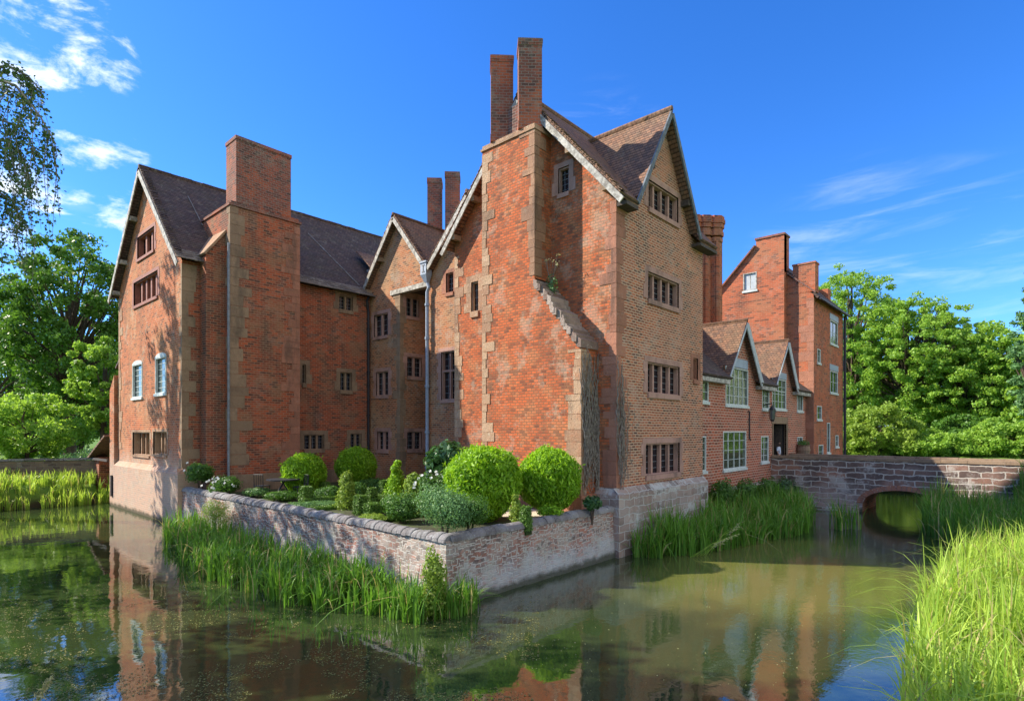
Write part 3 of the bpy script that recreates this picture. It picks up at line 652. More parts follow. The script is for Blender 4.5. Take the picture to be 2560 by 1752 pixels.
# ================================================================== LEFT WING
LX, LY, LY2, LX2 = 8.6, 26.4, 35.75, 22.
def left():
    hs_ = [window(HALL, 'X', LX, (341, 389, 572, 644), 3, .16, rows=1, lat=False, d=.3, fm='redwood', label='three light window near the peak of the left gable', mw=.2),
           window(HALL, 'X', LX, (332, 398, 683, 760), 5, .17, rows=1, lat=False, d=.3, fm='redwood', label='five light window below the peak of the left gable', mw=.2),
           window(HALL, 'X', LX, (331, 357, 908, 995), 1, .04, 'wood', 6, 3, 'white_clean', 'glass_pale', .12, arch=True, label='left arched sash window with white frame'),
           window(HALL, 'X', LX, (388, 417, 890, 985), 1, .04, 'wood', 6, 3, 'white_clean', 'glass_pale', .12, arch=True, label='right arched sash window with white frame')]
    a = window(HALL, 'X', LX, (330, 377, 1074, 1143), 4, .13, rows=1, lat=False, d=.35, fm='stone_pale', label='left half of the barred stone window above the waterline', mw=.09)
    b = window(HALL, 'X', LX, (381, 420, 1072, 1142), 4, .13, rows=1, lat=False, d=.35, fm='stone_pale', label='right half of the barred stone window above the waterline', mw=.09)
    hs_ += [a, b]
    s = MB(); wallmesh(s, 'X', LX, [(LY, -1), (LY2, -1), (LY2, 11.1), (31.05, 16.1), (LY, 11.1)], hs_, .3); part('wall', 'b_gable', s, 'tall sunlit brick gable wall rising from the moat')
    L = ['two light window under the hall eaves', 'two light window at first floor of the hall wall', 'window half hidden behind the big left chimney', 'three light window at ground floor of the hall wall', 'two light ground floor window behind the ball tree']
    B = [(838, 891, 730, 784), (841, 889, 921, 985), (745, 775, 900, 968), (750, 820, 1076, 1132), (867, 912, 1074, 1128)]
    Nn = [2, 2, 1, 3, 2]
    h2 = [window(HALL, 'Y', LY, q, n, .22, rows=4, cols=2, fm='stone_dark', label=l) for q, n, l in zip(B, Nn, L)]
    s = MB(); wallmesh(s, 'Y', LY, [(LX, -1), (17.86, -1), (17.86, 11.15), (LX, 11.15)], h2, .2)
    s.add([(LX, LY2, -1), (LX2, LY2, -1), (LX2, LY2, 11.1), (LX, LY2, 11.1)], [(3, 2, 1, 0)])
    s.add([(LX2, LY, 5), (LX2, LY2, 5), (LX2, LY2, 11.1), (LX2, 31.05, 16.1), (LX2, LY, 11.1)], [(0, 1, 2, 3, 4)])
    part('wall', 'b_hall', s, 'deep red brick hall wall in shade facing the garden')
    quoins(HALL, LX, LY, 2.3, 11.0, 'stone_dark', (.32, .62), (.15, .3), (.35, .6))
    facequoins(HALL, 'X', LX, LY2-.02, 3.0, 10.9, 'stone_pale', (.3, .6), -1)
    r = MB(); e = 8.27; z0 = 16.36; sl_ = 1.05
    zz = lambda y: z0-abs(y-31.05)*sl_
    r.slab([(e, 31.05, z0), (LX2+.2, 31.05, z0), (LX2+.2, 26.5, zz(26.5)), (e, 26.5, zz(26.5))], .14)
    r.slab([(e, 31.05, z0), (LX2+.2, 31.05, z0), (LX2+.2, 36.1, zz(36.1)), (e, 36.1, zz(36.1))], .14)
    ro = part('roof', 'tile', r, 'long dark tiled roof of the left wing')
    t = MB()
    for i in range(30):
        xa = e-.02+(LX2+.2-e)*i/30; xb = e-.02+(LX2+.2-e)*(i+1)/30-.02; zj = random.uniform(-.012, .012)
        t.tube([(xa, 31.05, z0+.02+zj), (xb, 31.05, z0+.02+zj)], .10, 8)
    t.build('ridge_tiles', M['tile'], ro)
    ev = MB(); ev2 = MB(); ev0 = ev   # stone slate eaves courses, lifting outward
    for k in range(4):
        yb = 26.55-.16*k; za = zz(26.5)-.13*k+.03
        for x0, x1, ev in ((e, 9.6, ev), (13.2, 18.0, ev2)):
            x = x0
            while x < x1-.02:
                w = min(random.uniform(.25, .5), x1-x); ev.slab([(x, yb+.1, za+.08), (x+w-.012, yb+.1, za+.08), (x+w-.012, yb-.17, za-.10+random.uniform(-.012, .012)), (x, yb-.17, za-.10)], .035); x += w
    ev0.build('eaves_slates', M['tile_eave'], ro); ev2.build('eaves_slates', M['tile_eave'], ro)
    b = MB(); b.bar((e-.03, 31.03, 16.1), (e-.03, 25.9, 10.8), .24, .05, (1, 0, 0)); b.bar((e-.03, 31.07, 16.1), (e-.03, 36.2, 10.75), .24, .05, (1, 0, 0)); part('barge_board', 'white', b, 'white barge boards of the left gable')
    for yy in (27.6, 29.6, 32.6, 34.3, 35.6): part('purlin_end', 'white', MB().box(e+.02, LX, yy-.08, yy+.08, zz(yy)-.5, zz(yy)-.3))
    fl = MB(); fl.bar((16.0, 29.6, zz(29.6)+.02), (17.3, 26.6, zz(26.6)+.04), .05, .04); part('flashing', 'coping', fl)
    fl = MB(); fl.tube([(10.0, 29.9, zz(29.9)+.03), (10.05, 28.2, zz(28.2)+.03)], .02, 6); part('lightning_cable', 'coping', fl)
    # big chimney
    y0 = 25.2; x0, x1 = 10.07, 13.2; T = 13.55
    s = MB(); s.box(x0, x1, y0, 28.6, 1, T)
    st = part('chimney', 'b_hall', s, 'massive oblong brick chimney of the left wing')
    c = MB(); c.box(x0-.06, x1+.06, y0-.06, 28.6, T, T+.1); c.box(x0+.05, x1-.05, y0+.02, 28.6, T+.1, T+.22); c.build('ledge', M['b_shaft'], st)
    c = MB(); c.box(10.36, 12.82, 25.3, 26.35, T+.22, 16.5); c.box(10.33, 12.85, 25.27, 26.38, 16.5, 16.66); c.build('chimney_shaft', M['b_shaft'], st, 'dark red oblong chimney shaft')
    quoins(st, x0, y0, 2.5, T, 'stone_dark', (.4, .75), (.2, .4), (.35, .55))
    facequoins(st, 'Y', y0, x1+.003, 2.5, T-.1, 'stone_pink', (.35, .7), -1)
    # shoulder at its left
    s = MB(); xa, xb, ya = 9.29, 10.08, 25.7
    s.add([(xa, ya, 1), (xb, ya, 1), (xb, ya, 12.55), (xa, ya, 11.5), (xa, LY+.6, 1), (xb, LY+.6, 1), (xb, LY+.6, 12.55), (xa, LY+.6, 11.5)], [(0, 1, 2, 3), (4, 0, 3, 7), (3, 2, 6, 7)])
    sh = s.build('shoulder', M['b_hall'], st, 'narrow brick shoulder with coped slope')
    s = MB(); s.slab([(xa-.12, ya-.1, 11.42), (xb+.02, ya-.1, 12.66), (xb+.02, LY+1.6, 12.72), (xa-.12, LY+1.6, 11.46)], .09); s.build('shoulder_coping', M['stone_pale'], st)
    # base plinths
    p = MB(); p.add([(LX-.2, LY-.1, -1), (LX-.2, LY2+.15, -1), (LX-.2, LY2+.15, 2.15), (LX-.2, LY-.1, 2.15), (LX, LY2+.15, 2.4), (LX, LY-.1, 2.4)], [(3, 2, 1, 0), (5, 4, 2, 3)])
    p.add([(LX-.2, LY-.1, -1), (9.6, LY-.1, -1), (9.6, LY-.1, 2.15), (LX-.2, LY-.1, 2.15), (LX-.2, LY, 2.4), (9.6, LY, 2.4)], [(0, 1, 2, 3), (3, 2, 5, 4)])
    part('plinth', 'b_gable', p, 'limewashed battered foot of the left gable standing in the water')
    p = MB(); p.box(x0-.1, x1+.1, y0-.12, y0+.1, 1, 2.1); p.box(x1+.1, 17.8, LY-.14, LY+.02, 1, 2.0); part('plinth', 'stone_dark', p)
    # buttress and lean-to beyond the far corner
    s = MB(); xa, xb = 8.42, 9.6; ya, yb = LY2+.15, 36.75
    s.add([(xa, ya, -1), (xa, yb, -1), (xb, yb, -1), (xb, ya, -1), (xa, ya, 6.9), (xa, yb, 6.1), (xb, yb, 6.1), (xb, ya, 6.9)], [(0, 4, 5, 1), (1, 5, 6, 2), (4, 7, 6, 5), (0, 3, 7, 4)])
    part('buttress', 'b_gable', s, 'limewashed brick buttress at the far left corner')
    s = MB(); s.box(9.0, 14, LY2, 37.0, 5, 7.6); part('wall', 'b_hall', s)
    s = MB(); s.slab([(8.8, LY2, 8.3), (14, LY2, 8.3), (14, 37.3, 7.45), (8.8, 37.3, 7.45)], .1); part('roof', 'tile', s)
    s = MB(); s.box(8.35, 8.62, 36.1, 36.35, .5, 1.6); part('slot', 'black', s)
left()
# ================================================================== ENTRANCE RANGE
EY = 10.4
def entrance():
    w = dict(style='wood', fm='white_clean', gm='glass_ent', d=.07)
    hs_ = [window(HALL, 'Y', EY, (1740, 1771, 928, 1004), 2, su=.02, rows=3, cols=1, label='upper white window beside the tower', **w),
           window(HALL, 'Y', EY, (1813, 1870, 919, 1014), 5, su=.02, rows=4, cols=1, mw=.05, label='big white window under the first entrance gable', **w),
           window(HALL, 'Y', EY, (1905, 1923, 956, 1023), 2, su=.02, rows=4, cols=1, mw=.05, label='narrow white window between the two entrance gables', **w),
           window(HALL, 'Y', EY, (1930, 1965, 947, 1023), 4, su=.02, rows=4, cols=1, mw=.06, transom=True, label='white window under the second entrance gable', **w),
           window(HALL, 'Y', EY, (1992, 2007, 976, 1028), 3, su=.02, rows=1, cols=1, mw=.05, label='last upper white window of the entrance front', **w),
           window(HALL, 'Y', EY, (1740, 1765, 1089, 1179), 2, su=.02, rows=5, cols=1, label='lower white window beside the tower', **w),
           window(HALL, 'Y', EY, (1807, 1865, 1077, 1172), 4, su=.02, rows=4, cols=1, mw=.06, label='big lower white window with eight lights', **w),
           window(HALL, 'Y', EY, (1902, 1921, 1089, 1155), 2, su=.02, rows=4, cols=1, mw=.05, label='lower white window left of the lantern', **w),
           window(HALL, 'Y', EY, (1993, 2006, 1091, 1146), 2, su=.02, rows=2, cols=1, mw=.05, label='lower window right of the doorway', **w)]
    da, _ = uz('Y', EY, 1932, 1060); db, _ = uz('Y', EY, 1965, 1060); door = (da, db, 1.6, 4.35)
    hs_.append(door)
    XE = 38.92; g1, g2_ = (26.05, 28.1, 30.0), (32.5, 34.5, 36.1)
    s = MB(); wallmesh(s, 'Y', EY, [(TX2-.5, -1), (XE, -1), (XE, 6.5), (36.1, 6.5), (34.5, 8.85), (32.5, 6.5), (30.0, 6.5), (28.1, 9.05), (26.05, 6.5), (TX2-.5, 6.5)], hs_, .07)
    s.add([(TX2, 17.6, 0), (XE, 17.6, 0), (XE, 17.6, 6.5), (TX2, 17.6, 6.5)], [(3, 2, 1, 0)])
    part('wall', 'b_entrance', s, 'red brick entrance front with thick pale joints')
    # doorway
    d = MB(); d.box(da-.01, db+.01, EY+2.4, EY+2.45, 1.5, 4.4); d.box(da-.05, da, EY+.14, EY+2.4, 1.5, 4.4); d.box(db, db+.05, EY+.14, EY+2.4, 1.5, 4.4); d.box(da, db, EY+.14, EY+2.4, 4.35, 4.4); d.box(da, db, EY+.02, EY+2.4, 1.5, 1.6)
    o = part('doorway', 'black', d, 'dark open doorway at the end of the bridge')
    l = MB(); l.box(da-.25, db+.2, EY-.04, EY+.1, 4.36, 4.75); l.box(da-.12, da, EY-.04, EY+.1, 1.6, 4.36); l.box(db, db+.3, EY-.03, EY+.1, 1.6, 4.36); l.build('lintel', M['stone_dark'], o)
    l = MB(); l.box(db-.06, db-.01, EY+.2, EY+1.1, 1.62, 4.3); l.build('door_leaf', M['darkwood'], o)
    # roofs
    zz = lambda y: 6.38+(y-10.02)*.80; YT = 14.0; xb_ = 38.4
    s = MB(); x0 = TX2-.3
    s.slab([(x0, YT, zz(YT)), (xb_, YT, zz(YT)), (xb_, EY+.3, zz(EY+.3)), (x0, EY+.3, zz(EY+.3))], .12)
    for a, b in ((x0, 26.1), (29.95, 32.55), (36.05, XE+.1)): s.slab([(a, EY+.3, zz(EY+.3)), (b, EY+.3, zz(EY+.3)), (b, 10.02, 6.38), (a, 10.02, 6.38)], .12)
    s.slab([(38.3, 11.5, zz(11.5)), (XE+.1, 11.5, zz(11.5)), (XE+.1, EY+.3, zz(EY+.3)), (38.3, EY+.3, zz(EY+.3))], .12)
    s.slab([(x0, YT, zz(YT)), (xb_, YT, zz(YT)), (xb_, 17.8, 6.38), (x0, 17.8, 6.38)], .12)
    ro = part('roof', 'tile', s, 'tiled roof of the entrance range')
    for (a, m_, b), zt in ((g1, 9.3), (g2_, 9.08)):
        s = MB(); y = EY-.3
        s.slab([(m_, y, zt), (m_, YT, zt), (a-.1, 10.6, 6.5), (a-.1, y, 6.5)], .1)
        s.slab([(m_, y, zt), (m_, YT, zt), (b+.1, 10.6, 6.5), (b+.1, y, 6.5)], .1)
        s.tube([(m_, y-.02, zt+.02), (m_, YT-.1, zt+.02)], .07, 8)
        part('roof', 'tile_warm', s, 'steep tiled dormer gable over the entrance front')
        part('barge_board', 'board', MB().bar((m_-.03, y-.02, zt-.24), (b+.14, y-.02, 6.3), .36, .05, (0, 1, 0)))
        part('barge_board', 'board', MB().bar((m_, y-.02, zt-.16), (a-.1, y-.02, 6.42), .1, .03, (0, 1, 0)))
    for a, b in ((TX2, 25.95), (30.1, 32.4), (36.2, XE)): part('eaves_board', 'white', MB().box(a, b, EY-.32, EY-.003, 6.08, 6.26), 'white boxed eaves of the entrance front')
    part('barge_board', 'white', MB().bar((XE+.12, 10.0, 6.26), (XE+.12, 11.9, zz(11.9)-.1), .25, .06, (1, 0, 0)))
    part('lead_panel', 'lead', MB().box(uz('Y', EY, 1828, 0)[0], uz('Y', EY, 1867, 0)[0], EY-.06, EY-.015, uz('Y', EY, 1848, 920)[1], uz('Y', EY, 1848, 898)[1]), 'blue lead panel above the first gable window')
    part('lead_panel', 'lead', MB().box(uz('Y', EY, 1943, 0)[0], uz('Y', EY, 1964, 0)[0], EY-.06, EY-.015, uz('Y', EY, 1954, 948)[1], uz('Y', EY, 1954, 932)[1]), 'blue lead panel above the second gable window')
    part('plinth', 'b_plinth', MB().box(24.5, 32.3, EY-.1, EY-.01, .5, 1.35))
    t = MB(); x = uz('Y', EY-.06, 1874, 1060)[0]; t.tube([(x-.12, EY-.06, 4.95), (x, EY-.06, 4.85), (x, EY-.06, 3.6), (x+.12, EY-.06, 3.5)], .035, 6); part('wall_tie', 'iron', t)
    # lantern
    ln = MB(); x = uz('Y', EY-.5, 1933, 1050)[0]; y = EY-.45; z = 4.55
    ln.tube([(x, EY, z+.75), (x, y, z+.85), (x, y, z+.7)], .03, 6)
    ln.tube([(x, y, z+.75), (x, y, z+.5)], [.02, .2], 6)
    ln.tube([(x, y, z-.1), (x, y, z)], [.07, .12], 6)
    for i in range(6):
        an = math.pi/3*i; ln.tube([(x+.11*math.cos(an), y+.11*math.sin(an), z), (x+.18*math.cos(an), y+.18*math.sin(an), z+.5)], .012, 4)
    lo = part('lantern', 'iron', ln, 'black iron lantern beside the doorway')
    ln = MB(); ln.tube([(x, y, z+.01), (x, y, z+.49)], [.1, .165], 6); ln.build('lantern_glass', M['glass_pale'], lo)
    # ribbed chimney cluster
    c = MB()
    for k, (x, y) in enumerate([(29.2, 13.35), (29.65, 12.95), (30.1, 12.55)]):
        r = .36; dm = lambda q: [(x-q, y), (x-q*.28, y-q*.28), (x, y-q), (x+q*.28, y-q*.28), (x+q, y), (x+q*.28, y+q*.28), (x, y+q), (x-q*.28, y+q*.28)]
        q8 = lambda q: [(x+q*math.cos(a_), y+q*math.sin(a_)) for a_ in [math.pi/4*i+.39 for i in range(8)]]
        c.prism(q8(.46), 8.3, 9.7); c.prism(q8(.36), 9.7, 14.2)
        for i in range(4):
            a_ = math.pi/2*i+.75; c.tube([(x+.34*math.cos(a_), y+.34*math.sin(a_), 9.7), (x+.34*math.cos(a_), y+.34*math.sin(a_), 14.2)], .08, 4)
        for i, (q, z) in enumerate(((.42, 14.0), (.47, 14.3), (.43, 14.5), (.50, 14.72), (.55, 14.95), (.50, 15.12))): c.prism(q8(q), z, z+.22)
    part('chimney', 'b_right', c, 'ornate ribbed brick chimney cluster behind the tower')
    c = MB(); c.box(28.7, 30.6, 12.3, 13.9, 6, 9.4); part('chimney_base', 'b_stair', c)
entrance()
# ================================================================== RIGHT BLOCK
def right():
    xa, xb, x2 = 38.4, 38.9, 46.4; ya, yb = 11.52, 9.95
    hs_ = [window(HALL, 'X', xa, (1857, 1893, 681, 727), 2, style='wood', su=.03, fm='white', boarded=True, d=.1, label='boarded white attic window in the right gable')]
    s = MB(); wallmesh(s, 'X', xa, [(ya, 0), (19, 0), (19, 9.9), (13.25, 15.97), (13.25, 16.35), (ya, 16.35)], hs_, .1)
    s.add([(xa, ya, 0), (xb, ya, 0), (xb, ya, 16.35), (xa, ya, 16.35)], [(0, 1, 2, 3)])
    s.box(xa+.01, xa+1.0, ya, 13.25, 14.0, 16.35)
    s.add([(xb, yb, 0), (xb, ya, 0), (xb, ya, 13.9), (xb, yb, 12.4)], [(3, 2, 1, 0)])
    part('wall', 'b_right', s, 'bright red brick gable end of the right block')
    w = dict(style='wood', fm='white_clean', gm='glass_ent', d=.07, su=.02)
    B = [(2075, 2094, 803, 862, 2), (2043, 2051, 872, 908, 1), (2075, 2094, 928, 983, 2), (2042, 2054, 1014, 1049, 1), (2067, 2075, 1056, 1132, 1), (2088, 2096, 1087, 1117, 1), (2046, 2058, 1111, 1147, 1)]
    L = ['white sash window at the top of the right block side', 'small blank white window of the right block side', 'white sash window half way up the right block side', 'small low white window at the corner of the right block', 'tall thin white window low on the right block', 'small square white window at the far end of the right block', 'white ground floor opening at the corner of the right block']
    h2 = [window(HALL, 'Y', yb, b[:4], b[4], rows=2, cols=1, mw=.05, label=l, **w) for b, l in zip(B, L)]
    s = MB(); wallmesh(s, 'Y', yb, [(xb, 0), (x2, 0), (x2, 12.3), (xb, 12.3)], h2, .07)
    s.add([(x2, yb, 0), (x2, 19, 0), (x2, 19, 10), (x2, 13, 15.3), (x2, yb, 12.3)], [(0, 1, 2, 3, 4)])
    part('wall', 'b_right', s, 'shaded side wall of the right block')
    for b in (B[0], B[2]):
        ua, _ = uz('Y', yb, b[0]-1, 0); ub, _ = uz('Y', yb, b[1]+1, 0); _, z = uz('Y', yb, (b[0]+b[1])/2, b[2]); part('lintel', 'lead', MB().box(ua, ub, yb-.03, yb+.05, z+.02, z+.42))
    s = MB(); zr = lambda y: 12.25+(y-9.65)*1.05; ze = 12.25
    s.slab([(xb+.06, 9.65, ze), (x2+.3, 9.65, ze), (x2+.3, 13, zr(13)), (xb+.06, 13, zr(13))], .14)
    s.slab([(xa+.3, 13.1, 15.75), (x2+.3, 13.1, 15.75), (x2+.3, 19.2, 9.5), (xa+.3, 19.2, 9.5)], .14)
    part('roof', 'tile', s, 'roof of the right block')
    s = MB(); s.bar((xa, 13.27, 16.0), (xa, 19.1, 9.86), .09, .35, (1, 0, 0)); s.box(xa-.06, xa+1.05, ya-.06, 13.31, 16.35, 16.47); s.bar((xb, 11.5, 14.0), (xb, 9.8, 12.5), .09, .3, (1, 0, 0))
    part('coping', 'b_shaft', s)
    s = MB(); s.box(xb-.01, xb+.8, 9.86, 11.15, 12.6, 14.35); s.box(xb-.05, xb+.85, 9.82, 11.19, 14.35, 14.46); part('chimney', 'b_right', s, 'short square brick chimney on the right block')
    s = MB(); s.box(x2-.9, x2-.1, 10.7, 11.7, 12.3, 14.1); part('chimney', 'b_right', s, 'small far chimney at the end of the right block')
    quoins(HALL, xb, yb, 2.2, 12.2, 'stone_pink', (.05, .06), (.45, .95), (.4, .65))
    part('plinth', 'b_plinth', MB().box(xb-.06, x2+.06, yb-.12, yb+.02, -.5, 2.2))
    s = MB(); s.tube([(x2+.02, yb-.12, .5), (x2+.02, yb-.12, 12.1), (x2+.05, 9.7, 12.2)], .09, 8); s.box(xb+.1, x2+.3, 9.52, 9.64, 12.08, 12.2); part('drainpipe', 'iron', s, 'black drainpipe and gutter on the right block')
right()
# ================================================================== GROUND AND WATER
def ground_z(x, y):
    """moat bottom -1.2, island and outer banks higher"""
    def ss(a, b, t): t = min(1, max(0, (t-a)/(b-a))); return t*t*(3-2*t)
    # outer banks
    do = min(x-.2, y-.9, 37.6-y + max(0, (x-8.4))*0)         # >0 inside the moat's outer rectangle
    if x > 8.4: do = min(x-.2, y-.9)
    do = min(do, 45.5-x if y < 9.0 else 1e9)
    hb = 2.25 if x > 9 else 2.25-1.25*ss(30, 36, y)+.7*ss(.0, 1.5, (y-40.8)-(8.7-x)*.563)
    if x > 4: hb += (.45-hb)*ss(4, 7, x)*(1-ss(2, 5, y))*(1-ss(28, 32, x))*ss(-14, -6, y)
    if x > 40 and y < 9.2: hb += (1.45-hb)*ss(42, 45, x)*(1-ss(70, 90, x))
    zo = hb-(hb+1.2)*ss(-1.6, .6, do)
    # widening beyond the bridge
    di = max(8.95-x, 10.1-y)                                   # >0 outside the island
    if x > 22.2: di = max(8.95-x, 10.6-y-.6*ss(22.2, 26, x)*0)
    zi = 1.3-2.5*ss(-.05, .25, di) if x < 22 else 1.5-2.7*ss(-.3, 2.6, di)
    if x > 50: zi = -1.2+3.2*ss(50, 60, x)
    return max(zo, zi)
def build_ground():
    xs = np.unique(np.concatenate([np.linspace(-6, 60, 200), np.array([-1500, -600, -300, -150, -80, -50, -30, -20, -14, -10, 64, 70, 80, 95, 120, 160, 230, 350, 600, 1500])]))
    ys = np.unique(np.concatenate([np.linspace(-6, 46, 170), np.array([-1500, -600, -300, -150, -80, -50, -30, -20, -14, -10, 50, 55, 65, 80, 100, 140, 200, 320, 600, 1500])]))
    V = []
    for y in ys:
        for x in xs:
            n = mnoise.noise(Vector((x*.35, y*.35, 0)))*.12
            z = ground_z(x, y)+(n if not (8.3 < x < 49 and 9.5 < y < 38) else 0)
            V.append((x, y, z))
    nx = len(xs); Q = [(j*nx+i, j*nx+i+1, (j+1)*nx+i+1, (j+1)*nx+i) for j in range(len(ys)-1) for i in range(nx-1)]
    me = npmesh('ground', np.array(V), np.array(Q))
    m, g, p, o = newmat('grass_and_earth', .95, .1)
    ge = g.n('ShaderNodeNewGeometry'); P = ge.outputs['Position']
    col = g.mix(g.noise(P, .4, 5), (.07, .15, .02), (.15, .24, .04)); col = g.mix(g.ramp(g.noise(P, 4, 5, .7), .5, .7), col, (.05, .10, .02))
    z = g.n('ShaderNodeSeparateXYZ'); g.set(z.inputs[0], P); col = g.mix(g.ramp(z.outputs[2], .6, .15), col, (.05, .04, .02))
    g.set(p.inputs['Base Color'], col)
    ob = link('ground', me, m, smooth=True); ob['kind'] = 'structure'; ob['label'] = 'grassy banks and lawn round the moat'
build_ground()
def build_water():
    mb = MB(); mb.add([(-.9, -1.0, 0), (62, -1.0, 0), (62, 39.5, 0), (-.9, 39.5, 0)], [(0, 1, 2, 3)])
    m, g, p, o = newmat('moat_water', .02, .5); p.inputs['IOR'].default_value = 2.8
    ge = g.n('ShaderNodeNewGeometry'); P = ge.outputs['Position']
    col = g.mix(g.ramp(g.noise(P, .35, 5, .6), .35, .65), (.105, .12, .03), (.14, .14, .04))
    scum = g.ramp(g.noise(g.vm('MULTIPLY', P, (1., 1., 1.)), 1.1, 8, .72), .60, .70)
    sx = g.n('ShaderNodeSeparateXYZ'); g.set(sx.inputs[0], P)
    lf = g.math('MULTIPLY', g.ramp(sx.outputs[0], 7.6, 5.8), g.ramp(sx.outputs[1], 15., 9.))
    scum = g.math('MULTIPLY', scum, g.math('MULTIPLY', lf, .55))
    col = g.mix(scum, col, (.12, .12, .05))
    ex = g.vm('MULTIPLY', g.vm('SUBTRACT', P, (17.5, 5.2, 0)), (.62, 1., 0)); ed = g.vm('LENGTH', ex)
    dk = g.ramp(g.math('ADD', ed, g.math('MULTIPLY', g.noise(P, .45, 4), 3.)), 5.6, 3.9, 1., 0.)  # sunlit patch painted into the water colour, darkened all round it
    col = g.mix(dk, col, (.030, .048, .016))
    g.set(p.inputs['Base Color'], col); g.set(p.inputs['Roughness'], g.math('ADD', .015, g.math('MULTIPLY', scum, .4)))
    w1 = g.noise(g.vm('MULTIPLY', P, (1, 1, 1)), 1.3, 3, .5); w2 = g.noise(P, 9, 3, .6)
    rt = g.ramp(sx.outputs[0], 7., 13.)
    h = g.math('ADD', g.math('MULTIPLY', w1, .6), g.math('MULTIPLY', w2, g.math('ADD', .05, g.math('MULTIPLY', rt, .16))))
    bp = g.n('ShaderNodeBump'); bp.inputs['Strength'].default_value = .075; bp.inputs['Distance'].default_value = .12
    g.set(bp.inputs['Height'], h); g.set(p.inputs['Normal'], bp.outputs[0])
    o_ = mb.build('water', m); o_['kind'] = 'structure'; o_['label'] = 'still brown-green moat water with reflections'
build_water()
# ------------------------------------------------------------------ garden wall
def garden_wall():
    t = thing('garden_wall', 'low lichened stone and brick wall wrapping the corner garden above the water', 'wall', (8.58, 9.74, 0))
    zt = 1.5
    def face(mb, pts, nrm, outn):
        # gently uneven masonry face: grid along a line
        (x0, y0), (x1, y1) = pts; L = math.dist(pts[0], pts[1]); n = int(L/.18); mz = 14; b = len(mb.v)
        for i in range(n+1):
            s = i/n
            for k in range(mz+1):
                z = -1+(zt+1)*k/mz; q = mnoise.noise(Vector((s*L*1.8, z*2.6, outn)))*.045+mnoise.noise(Vector((s*L*5, z*7, outn)))*.018
                e = 0 if i in (0, n) else q
                bat = .16*max(0, (.9-z))/1.9
                mb.v.append((x0+(x1-x0)*s+nrm[0]*(e+bat), y0+(y1-y0)*s+nrm[1]*(e+bat), z))
        for i in range(n):
            for k in range(mz):
                a = b+i*(mz+1)+k; mb.f.append((a, a+mz+1, a+mz+2, a+1))
    m = MB(); face(m, ((8.58, 26.35), (8.58, 9.74)), (-1, 0), 3.1); m.add([(8.92, 10.06, -1), (8.92, 26.35, -1), (8.92, 26.35, zt), (8.92, 10.06, zt)], [(0, 1, 2, 3)])
    m.build('wall_face', M['b_garden'], t, 'long shaded wall face behind the reeds')
    m = MB(); face(m, ((8.58, 9.74), (15.56, 9.74)), (0, -1), 9.4); m.add([(8.92, 10.06, -1), (15.56, 10.06, -1), (15.56, 10.06, zt), (8.92, 10.06, zt)], [(3, 2, 1, 0)])
    m.build('wall_face', M['b_garden'], t, 'short wall face of brick over pale stone')
    c = MB()
    def cope(a, b, wid):
        L = math.dist(a, b); x = 0; d = ((b[0]-a[0])/L, (b[1]-a[1])/L); nn = (-d[1], d[0])
        while x < L-.02:
            w = min(random.uniform(*wid), L-x); r = random.uniform(.20, .225); h = random.uniform(.15, .19); oz = random.uniform(-.012, .012)
            vs = []; K = 7
            for e, sc in ((x+.004, .95), (x+w*.15, 1.), (x+w*.85, 1.), (x+w-.004, .95)):
                for k in range(K+1):
                    an = math.pi*k/K; vs.append((a[0]+d[0]*e+nn[0]*r*sc*math.cos(an), a[1]+d[1]*e+nn[1]*r*sc*math.cos(an), zt-.03+oz+h*sc*math.sin(an)))
            fs = [(i*(K+1)+k, i*(K+1)+k+1, (i+1)*(K+1)+k+1, (i+1)*(K+1)+k) for i in range(3) for k in range(K)]
            fs += [tuple(range(K+1))[::-1], tuple(range(3*(K+1), 4*(K+1))), tuple([i*(K+1) for i in range(4)]+[i*(K+1)+K for i in (3, 2, 1, 0)])]
            c.add(vs, fs); x += w
    cope((8.75, 26.35), (8.75, 9.75), (.13, .26)); cope((8.72, 9.9), (15.56, 9.9), (.3, .75))
    c.build('coping', M['coping'], t, 'rounded weathered coping stones')
garden_wall()
def garden_floor():
    m = MB(); m.add([(8.9, 10.06, 1.37), (15.7, 10.06, 1.37), (19.3, 17.3, 1.37), (19.3, 26.4, 1.37), (8.9, 26.4, 1.37)], [(0, 1, 2, 3, 4)])
    o = m.build('garden_soil', plain('garden_earth', (.06, .08, .025), (.04, .035, .02), .95, 3)); o['kind'] = 'structure'
    m = MB(); m.add([(12.6, 10.1, 1.376), (14.7, 10.1, 1.376), (14.7, 14.5, 1.376), (12.9, 14.5, 1.376)], [(0, 1, 2, 3)]); m.add([(9.9, 10.1, 1.376), (12.2, 10.1, 1.376), (12.2, 10.7, 1.376), (9.9, 10.7, 1.376)], [(0, 1, 2, 3)])
    o = m.build('garden_path', M['path']); o['kind'] = 'structure'
garden_floor()
